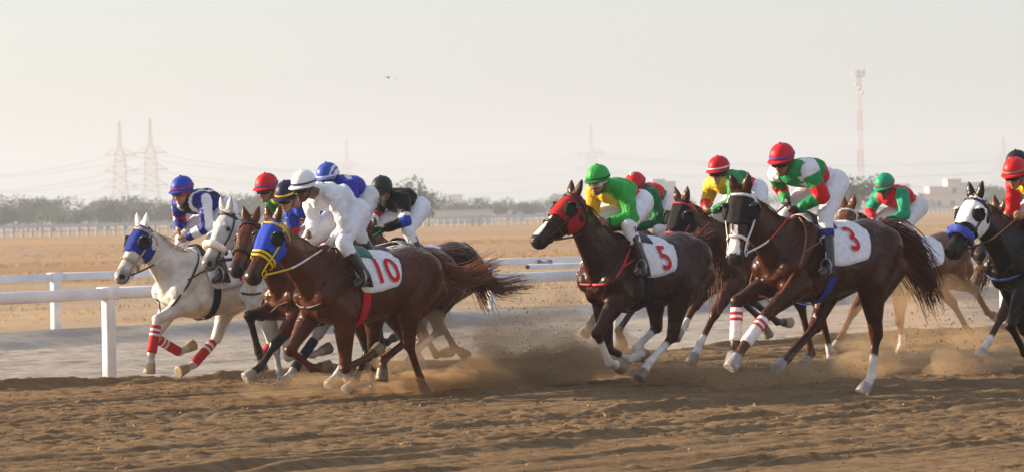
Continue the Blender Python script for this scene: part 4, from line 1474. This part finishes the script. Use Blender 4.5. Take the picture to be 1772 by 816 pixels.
tag(link_mesh('dry_grass', me, STRAW, smooth=False), 'dry straw coloured grass scattered over the plain behind the rails', 'grass', kind='stuff')

# trees
LEAF = [mat('leaf_a', (.040, .056, .024), rough=.8, var=.35, scale=1.2), mat('leaf_b', (.055, .068, .030), rough=.8, var=.35, scale=1.2)]
BARK = mat('bark', (.11, .085, .06), rough=.9, var=.2)
def tree_meshes(seed, hgt, wid):
    R = random.Random(seed)
    mb = MB()
    tp_ = Vector((R.gauss(0, .15), R.gauss(0, .15), hgt * .5))
    mb.tube([(0, 0, -.3), (0.05, 0, hgt * .22), tp_], [.20, .16, .09], 7)
    lobes = []
    for i in range(9):
        an = R.uniform(0, 6.28); rr = R.uniform(.15, .42) * wid
        c = Vector((math.cos(an) * rr, math.sin(an) * rr, hgt * R.uniform(.38, .82)))
        lobes.append((c, R.uniform(.16, .27) * wid))
        mb.tube([tp_ * R.uniform(.5, .95), c.lerp(tp_, .4) + Vector((0, 0, -.1)), c], [.07, .045, .015], 5)
    lobes.append((Vector((0, 0, hgt * .82)), .22 * wid))
    tr = mb.mesh('trunk')
    vs, fs = [], []
    for c, r in lobes:
        for i in range(130):
            d = Vector((R.gauss(0, 1), R.gauss(0, 1), R.gauss(0, .8))).normalized()
            p = c + d * (r * R.uniform(.55, 1.12))
            if p.z < hgt * .22: continue
            e1 = Vector((R.gauss(0, 1), R.gauss(0, 1), R.gauss(0, 1))).normalized(); e2 = e1.orthogonal().normalized()
            z = R.uniform(.11, .24)
            o = len(vs)
            vs += [p + e1 * z, p + e2 * z * .6, p - e1 * z, p - e2 * z * .6]
            fs.append((o, o + 1, o + 2, o + 3))
    cr = bpy.data.meshes.new('crown'); cr.from_pydata([tuple(v) for v in vs], [], fs)
    tr.materials.append(BARK); cr.materials.append(LEAF[seed % 2])
    return tr, cr
TM = [tree_meshes(i, 5.0, 5.4) for i in range(5)]
def tree(x, Y_, h_px, label, group, i, wide=1.0):
    g = at_depth(x, 375, Y_)
    sc = h_px * 1.22 * Y_ / FPX / 5.0
    root = empty('broadleaf_tree', (g.x, Y_, -.12), R.uniform(0, 6.28))
    root.scale = (sc * wide, sc * wide, sc)
    tr, cr = TM[i % 5]
    link_mesh('trunk', tr, None, root); link_mesh('crown', cr, None, root, smooth=False)
    tag(root, label, 'tree', group)
R = random.Random(11)
i = 0
for x in np.arange(-60, 480, 14):
    tree(x + R.uniform(-8, 8), R.uniform(540, 700), R.uniform(28, 48), 'low hazy green tree in the dense treeline behind the far barrier, left half', 'left treeline', i, R.uniform(1.0, 1.5)); i += 1
for x in np.arange(490, 700, 30):
    tree(x + R.uniform(-8, 8), R.uniform(600, 700), R.uniform(28, 40), 'hazy tree glimpsed between the jockeys of the left group', 'trees between jockeys', i, 1.3); i += 1
tree(718, 430, 70, 'largest hazy tree, beside the jockey in black', None, 1, .95)
tree(742, 470, 48, 'rounded tree just right of the largest hazy tree', None, 2, .9)
for x in (770, 790, 812, 836, 862, 884, 902, 925, 948, 972, 1000):
    tree(x + R.uniform(-6, 6), R.uniform(640, 760), R.uniform(24, 36), 'pale hazy tree in the gap between the two groups of horses', 'trees in the gap', i, 1.4); i += 1
tree(1484, 430, 62, 'dark bushy tree to the left of the teal capped jockey', None, 3, 1.15)
tree(1466, 455, 50, 'smaller bush left of the dark bushy tree near the tower', None, 4, 1.1)
for x in (1180, 1320, 1415, 1560, 1590, 1712, 1730, 1750, 1780, 1810):
    tree(x, R.uniform(650, 780), R.uniform(24, 36), 'faint tree in the haze behind the right group of horses', 'right trees', i, 1.5); i += 1

# buildings
WALL = mat('plaster_wall', (.62, .55, .46), rough=.9, var=.06, scale=.3)
GLASS = mat('window_dark', (.10, .11, .12), rough=.3)
ROOFM = mat('flat_roof', (.50, .46, .42), rough=.9)
def building(name, boxes, Y_, label, win=True, wall=WALL):
    c0 = at_depth((boxes[0][0] + boxes[0][1]) / 2, 375, Y_)
    root = empty(name, (c0.x, Y_, -.12))
    for bi, (x0, x1, ytop) in enumerate(boxes):
        p0 = at_depth(x0, ytop, Y_); p1 = at_depth(x1, ytop, Y_)
        hgt = max(1.5, (p0.z + p1.z) / 2 + .12); wd = p1.x - p0.x
        cx = (p0.x + p1.x) / 2 - c0.x; dp = 4.0 + bi * .37
        mb = MB(); mb.box((cx, bi * .6, hgt / 2), (wd / 2, dp, hgt / 2)); wl = mb.build('wall', wall, root, smooth=False)
        mb = MB(); mb.box((cx, bi * .6, hgt + .12), (wd / 2 + .15, dp + .15, .12)); mb.build('roof', ROOFM, root, smooth=False)
        if win:
            nW = max(1, int(wd / 3.0))
            for f in range(max(1, int(hgt / 3.2))):
                for k_ in range(nW):
                    mb = MB(); mb.box((cx - wd / 2 + wd * (k_ + .5) / nW, bi * .6 - dp - .02, 1.7 + f * 3.1), (.55, .05, .65))
                    mb.build('window', GLASS, root, smooth=False)
    tag(root, label, 'building')
building('apartment_building', [(1586, 1704, 336), (1636, 1660, 312), (1605, 1640, 325), (1656, 1700, 318)], 820, 'pale stepped building in the haze right of the teal capped jockey')
building('house', [(762, 802, 348), (776, 800, 338)], 1150, 'faint cream house in the haze right of the jockey in black')
building('hut', [(195, 210, 349)], 900, 'small pale hut above the treeline beneath the left pylon', win=False)
building('shed', [(752, 852, 366)], 560, 'long low shed with a pale flat roof in the gap between the groups', win=False)
building('house', [(872, 908, 366)], 700, 'small ochre house low in the gap between the groups')
GREYW = mat('grey_wall', (.45, .48, .52), rough=.9)
building('warehouse', [(1120, 1168, 316), (1128, 1150, 312)], 900, 'grey box building behind the jockey with the white pompom', win=False, wall=GREYW)
building('warehouse', [(1538, 1572, 320)], 1000, 'faint grey block behind the teal capped jockey', win=False, wall=GREYW)

# pylons and lines
STEEL = mat('pylon_steel', (.36, .33, .33), rough=.6)
REDP = mat('pylon_red', (.42, .30, .28), rough=.6)
WHTP = mat('tower_white', (.70, .68, .66), rough=.6)
ARMS = {}
def pylon(x, ytop, Y_, label, key):
    tp_ = at_depth(x, ytop, Y_); Hh = tp_.z + .12
    root = empty('electricity_pylon', (tp_.x, Y_, -.12))
    def wid(u): return np.interp(u, [0, .35, .66, .74, 1], [.140, .062, .050, .020, .005]) * Hh
    lv = [0, .14, .26, .35, .42, .49, .56, .62, .68, .74, .80, .87, .94, 1.0]
    r = .0026 * Hh
    for half, (m_, nm) in enumerate(((STEEL, 'lower_frame'), (REDP, 'upper_frame'))):
        mb = MB()
        for a, b in zip(lv, lv[1:]):
            if (a >= .35) != (half == 1): continue
            wa, wb = wid(a), wid(b)
            ca = [Vector((sx * wa, sy * wa, a * Hh)) for sx, sy in ((-1, -1), (1, -1), (1, 1), (-1, 1))]
            cb = [Vector((sx * wb, sy * wb, b * Hh)) for sx, sy in ((-1, -1), (1, -1), (1, 1), (-1, 1))]
            for i_ in range(4):
                j_ = (i_ + 1) % 4
                mb.tube([ca[i_], cb[i_]], r, 4); mb.tube([ca[i_], cb[j_]], r * .6, 4); mb.tube([ca[j_], cb[i_]], r * .6, 4); mb.tube([cb[i_], cb[j_]], r * .6, 4)
        mb.build(nm, m_, root, smooth=False)
    ARMS[key] = []
    for u, ln in ((.36, .165), (.51, .16), (.67, .155)):
        z = u * Hh; w_ = wid(u)
        for sg in (-1, 1):
            mb = MB()
            tip = Vector((sg * ln * Hh, 0, z))
            for yy in (-1, 1):
                mb.tube([(sg * w_, yy * w_, z), tip], r * 2.0, 4); mb.tube([(sg * w_, yy * w_, z + .055 * Hh), tip], r * 1.0, 4)
            mb.tube([tip, tip + Vector((0, 0, -.03 * Hh))], r * .7, 4)
            ARMS[key].append(root.location + tip + Vector((0, 0, -.03 * Hh)))
            mb.build('crossarm', REDP, root, smooth=False)
    tag(root, label, 'pylon', 'electricity pylons')
pylon(-330, 225, 1450, 'electricity pylon beyond the left edge', 0)
pylon(206, 210, 1500, 'left one of the two tall pylons above the treeline', 1)
pylon(259, 205, 1460, 'right one of the two tall pylons above the treeline', 2)
pylon(599, 240, 2100, 'small faint pylon above the jockey in the striped cap', 3)
pylon(1022, 215, 1900, 'faint pylon above the green capped jockey', 4)
pylon(1736, 235, 1950, 'faint pylon near the right edge', 5)
CABLE = mat('cable', (.20, .20, .21), rough=.6)
for lev in range(6):
    mb = MB()
    for k0, k1 in ((0, 1), (2, 3), (3, 4), (4, 5)):
        a, b = ARMS[k0][lev], ARMS[k1][lev]
        mb.tube([a.lerp(b, u) + Vector((0, 0, -4 * (4.0 if k0 else 7) * u * (1 - u))) for u in np.linspace(0, 1, 22)], .085, 4, caps=False)
    mb.tube([ARMS[1][lev], ARMS[2][lev]], .085, 4)
    o = mb.build('power_line', CABLE)
    tag(o, 'thin sagging power line strung between the hazy pylons', 'power line', 'overhead power lines')

MASTR = mat('mast_red', (.40, .17, .13), rough=.6)
MASTW = mat('mast_white', (.52, .42, .39), rough=.6)
def mast(x, ytop, Y_, label):
    tp_ = at_depth(x, ytop, Y_); Hh = tp_.z + .12
    root = empty('telecom_tower', (tp_.x, Y_, -.12))
    nseg = 28
    for i_ in range(7):
        mb = MB()
        for k_ in range(4):
            u0 = (i_ * 4 + k_) / nseg; u1 = (i_ * 4 + k_ + 1) / nseg
            wa, wb = (1.05 - .45 * u0), (1.05 - .45 * u1)
            ca = [Vector((sx * wa, sy * wa, u0 * Hh)) for sx, sy in ((-1, -1), (1, -1), (1, 1), (-1, 1))]
            cb = [Vector((sx * wb, sy * wb, u1 * Hh)) for sx, sy in ((-1, -1), (1, -1), (1, 1), (-1, 1))]
            for a in range(4):
                b = (a + 1) % 4
                mb.tube([ca[a], cb[a]], .07, 4); mb.tube([ca[a], cb[b]], .035, 4); mb.tube([ca[b], cb[a]], .035, 4); mb.tube([cb[a], cb[b]], .05, 4)
        mb.build('lattice_section', MASTR if i_ % 2 == 0 else MASTW, root, smooth=False)
    for z in (.955, .99):
        mb = MB(); mb.tube([(0, 0, z * Hh - .12), (0, 0, z * Hh + .12)], 1.9, 12); mb.build('platform', STEEL, root, smooth=False)
    for k_ in range(9):
        an = k_ * 2 * math.pi / 9
        mb = MB(); mb.box((1.95 * math.cos(an), 1.95 * math.sin(an), Hh * .985), (.22, .22, 1.1)); mb.build('antenna', WHTP, root, smooth=False)
    for k_, z in enumerate((.90, .87, .84)):
        mb = MB(); mb.ball((-.9 + k_ * .9, -1.1, z * Hh), (.6, .25, .6), None, 10, 6); mb.build('dish', WHTP, root)
    tag(root, label, 'tower')
mast(1486, 122, 1150, 'tall red and white lattice telecom tower on the right')

def bird(x, y, Y_, sc, label):
    p = at_depth(x, y, Y_)
    root = empty('bird', p, .6)
    mb = MB(); mb.tube([(-.16, 0, 0), (-.05, 0, .01), (.08, 0, .01), (.15, 0, 0)], [.01, .04, .04, .008], 8); mb.build('body', mat('bird_dark', (.05, .045, .04), rough=.8), root)
    for sg in (-1, 1):
        mb = MB()
        mb.add([(.06, sg * .03, .02), (-.05, sg * .03, .02), (-.03, sg * .18, .10), (.05, sg * .17, .10), (-.09, sg * .34, .06)], [(0, 1, 2, 3), (3, 2, 4)])
        w_ = mb.build('wing', bpy.data.materials['bird_dark'], root, smooth=False)
        md = w_.modifiers.new('t', 'SOLIDIFY'); md.thickness = .01
    root.scale = (sc,) * 3
    tag(root, label, 'bird')
bird(672, 135, 150, .55, 'small dark bird high in the sky, larger of two')
bird(687, 137, 170, .3, 'tiny dark bird to the right of the larger one')
# ------------------------------------------------------------------ thrown dirt, dust, haze
CLOD = mat('clod_dirt', (.26, .165, .092), rough=.95, var=.3, scale=20)
R = random.Random(21)
vs, fs = [], []
def clod(p, r):
    o = len(vs)
    q = [Vector((R.gauss(0, 1), R.gauss(0, 1), R.gauss(0, 1))).normalized() * r * R.uniform(.6, 1.3) for _ in range(4)]
    q = [Vector((1, 1, 1)), Vector((-1, -1, 1)), Vector((-1, 1, -1)), Vector((1, -1, -1))]
    rot = Matrix.Rotation(R.uniform(0, 6.28), 3, Vector((R.gauss(0, 1), R.gauss(0, 1), R.gauss(0, 1))).normalized())
    for c in q:
        vs.append(tuple(p + (rot @ c) * (r * .58 * R.uniform(.6, 1.4))))
    fs.extend([(o, o + 1, o + 2), (o, o + 2, o + 3), (o, o + 3, o + 1), (o + 1, o + 3, o + 2)])
# (pixel, lane, spread along, spread up, count): bursts thrown up behind the hooves
BURST = [(740, 678, 0.0, .35, .10, 420), (830, 630, .3, .55, .22, 380), (940, 600, .2, .45, .32, 420), (965, 560, .4, .25, .30, 160), (1150, 672, -1.0, .40, .10, 360),
         (1190, 660, -.4, .30, .12, 260), (1400, 655, -2.4, .5, .10, 260), (1290, 655, -2.5, .5, .10, 200), (1590, 600, -.6, .40, .35, 520), (1640, 570, -.8, .35, .30, 420), (1600, 520, -.4, .35, .22, 120),
         (1680, 650, -2.7, .35, .12, 260), (660, 650, .8, .4, .12, 200), (450, 664, 2.6, .3, .05, 120), (1450, 640, -.3, .4, .10, 200), (1060, 610, 1.0, .5, .2, 160)]
for (x, y, b, sa, sz, n_) in BURST:
    c = at_lane(x, y, b)
    for i in range(int(n_ * 1.7)):
        p = c + T * R.gauss(0, sa) + N * R.gauss(0, .28) + Vector((0, 0, R.gauss(0, sz)))
        if p.z < .01: p.z = abs(p.z) * .5 + .01
        clod(p, min(.013, .0021 * math.exp(abs(R.gauss(0, .85)))))
for i in range(3500):   # loose lumps lying on the track
    b = R.uniform(-12, 4.3); a = R.uniform(-8, 26)
    clod(lane_pt(a, b, R.uniform(.0, .03)), min(.028, .006 * math.exp(abs(R.gauss(0, .55)))))
me = bpy.data.meshes.new('flying_dirt'); me.from_pydata(vs, [], fs)
tag(link_mesh('flying_dirt', me, CLOD, smooth=False), 'brown clods and grit thrown up behind the galloping hooves', 'dirt', kind='stuff')

def dust(px_, lane, half, dens, label, seed, col, lumps=26):
    """one lumpy closed puff of even, thin dust; it thins out towards its rim"""
    c = at_lane(*px_, lane)
    R = random.Random(seed)
    mb = MB()
    for i in range(lumps):
        u = R.uniform(-1, 1); v = R.gauss(0, .45); z = R.uniform(-.8, .8)
        e = math.sqrt(max(.08, 1 - u * u)) * R.uniform(.30, .62)
        mb.ball((u * half[0], v * half[1] * e, z * half[2] * e), (half[0] * .20 * R.uniform(.6, 1.3) + .05, half[1] * .5 * e + .06, half[2] * .55 * e + .05), None, 12, 8)
    me = remesh(mb, 'dust_cloud', .045, 6, .5)
    push(me, lambda p: .05 * noise.noise(Vector(p) * 4) + .03 * noise.noise(Vector(p) * 9))
    m = bpy.data.materials.new('dust_air'); m.use_nodes = True
    t = m.node_tree; t.nodes.clear()
    out = t.nodes.new('ShaderNodeOutputMaterial'); vol = t.nodes.new('ShaderNodeVolumePrincipled')
    vol.inputs['Color'].default_value = col + (1,)
    vol.inputs['Anisotropy'].default_value = .35
    vol.inputs['Density'].default_value = dens
    t.links.new(vol.outputs[0], out.inputs['Volume'])
    o = link_mesh('dust_cloud', me, m)
    o.location = (c.x, c.y, max(c.z, half[2] * .5)); o.rotation_euler = (0, 0, PSI)
    tag(o, label, 'dust', 'kicked up dust', kind='stuff')
TAN = (.78, .57, .36); BRN = (.64, .44, .26)
dust((880, 600), .5, (1.7, .6, .62), 1.3, 'thin tan dust rising behind the left group of horses', 1, TAN)
dust((920, 640), .1, (1.3, .45, .34), 3.8, 'denser tan dust low behind the left group of horses', 2, TAN)
dust((735, 675), 0.0, (.65, .32, .20), 4.5, 'dense brown dust puff under the hind hooves of the horse numbered 10', 3, BRN)
dust((560, 665), .5, (1.0, .35, .16), .9, 'low dust under the horse numbered 10', 4, TAN)
dust((1030, 615), .3, (.9, .4, .45), 1.3, 'dust in front of the dark chestnut horse', 5, TAN)
dust((1170, 668), -.9, (.65, .32, .20), 4.0, 'brown dust puff under the dark chestnut horse', 6, BRN)
dust((1610, 590), .2, (2.1, .8, .80), .60, 'broad tan dust cloud between the horse numbered 3 and the black horse', 7, TAN)
dust((1620, 625), -.3, (1.5, .5, .42), 1.1, 'denser tan dust under the broad cloud on the right', 8, TAN)
dust((1400, 655), -2.2, (1.3, .4, .18), 1.6, 'low dust under the horse numbered 3', 9, BRN)
dust((1700, 645), -2.6, (.8, .35, .24), 1.6, 'dust puff under the black horse', 10, TAN)
dust((950, 590), .3, (.8, .4, .70), 1.1, 'upright tan dust plume rising between the two groups', 12, TAN)
dust((840, 665), -.1, (1.2, .4, .20), 4.5, 'brown dust rolling low behind the horse numbered 10', 13, BRN)
dust((1560, 648), -1.6, (1.6, .45, .22), 2.0, 'low tan dust trailing behind the horse numbered 3', 14, TAN)
dust((60, 545), 14.0, (4.0, .8, .30), .25, 'thin dust drifting over the sandy bank on the left', 11, TAN)

hm = bpy.data.materials.new('haze_air'); hm.use_nodes = True
t = hm.node_tree; t.nodes.clear()
out = t.nodes.new('ShaderNodeOutputMaterial'); vol = t.nodes.new('ShaderNodeVolumePrincipled')
vol.inputs['Color'].default_value = (.64, .73, .87, 1)
vol.inputs['Density'].default_value = .0005
vol.inputs['Anisotropy'].default_value = .2
t.links.new(vol.outputs[0], out.inputs['Volume'])
mb = MB(); mb.box((0, 1500, 29), (1000, 1560, 31))
o = mb.build('haze', hm, smooth=False)
tag(o, 'pale dusty haze over the whole plain', 'haze', kind='stuff')
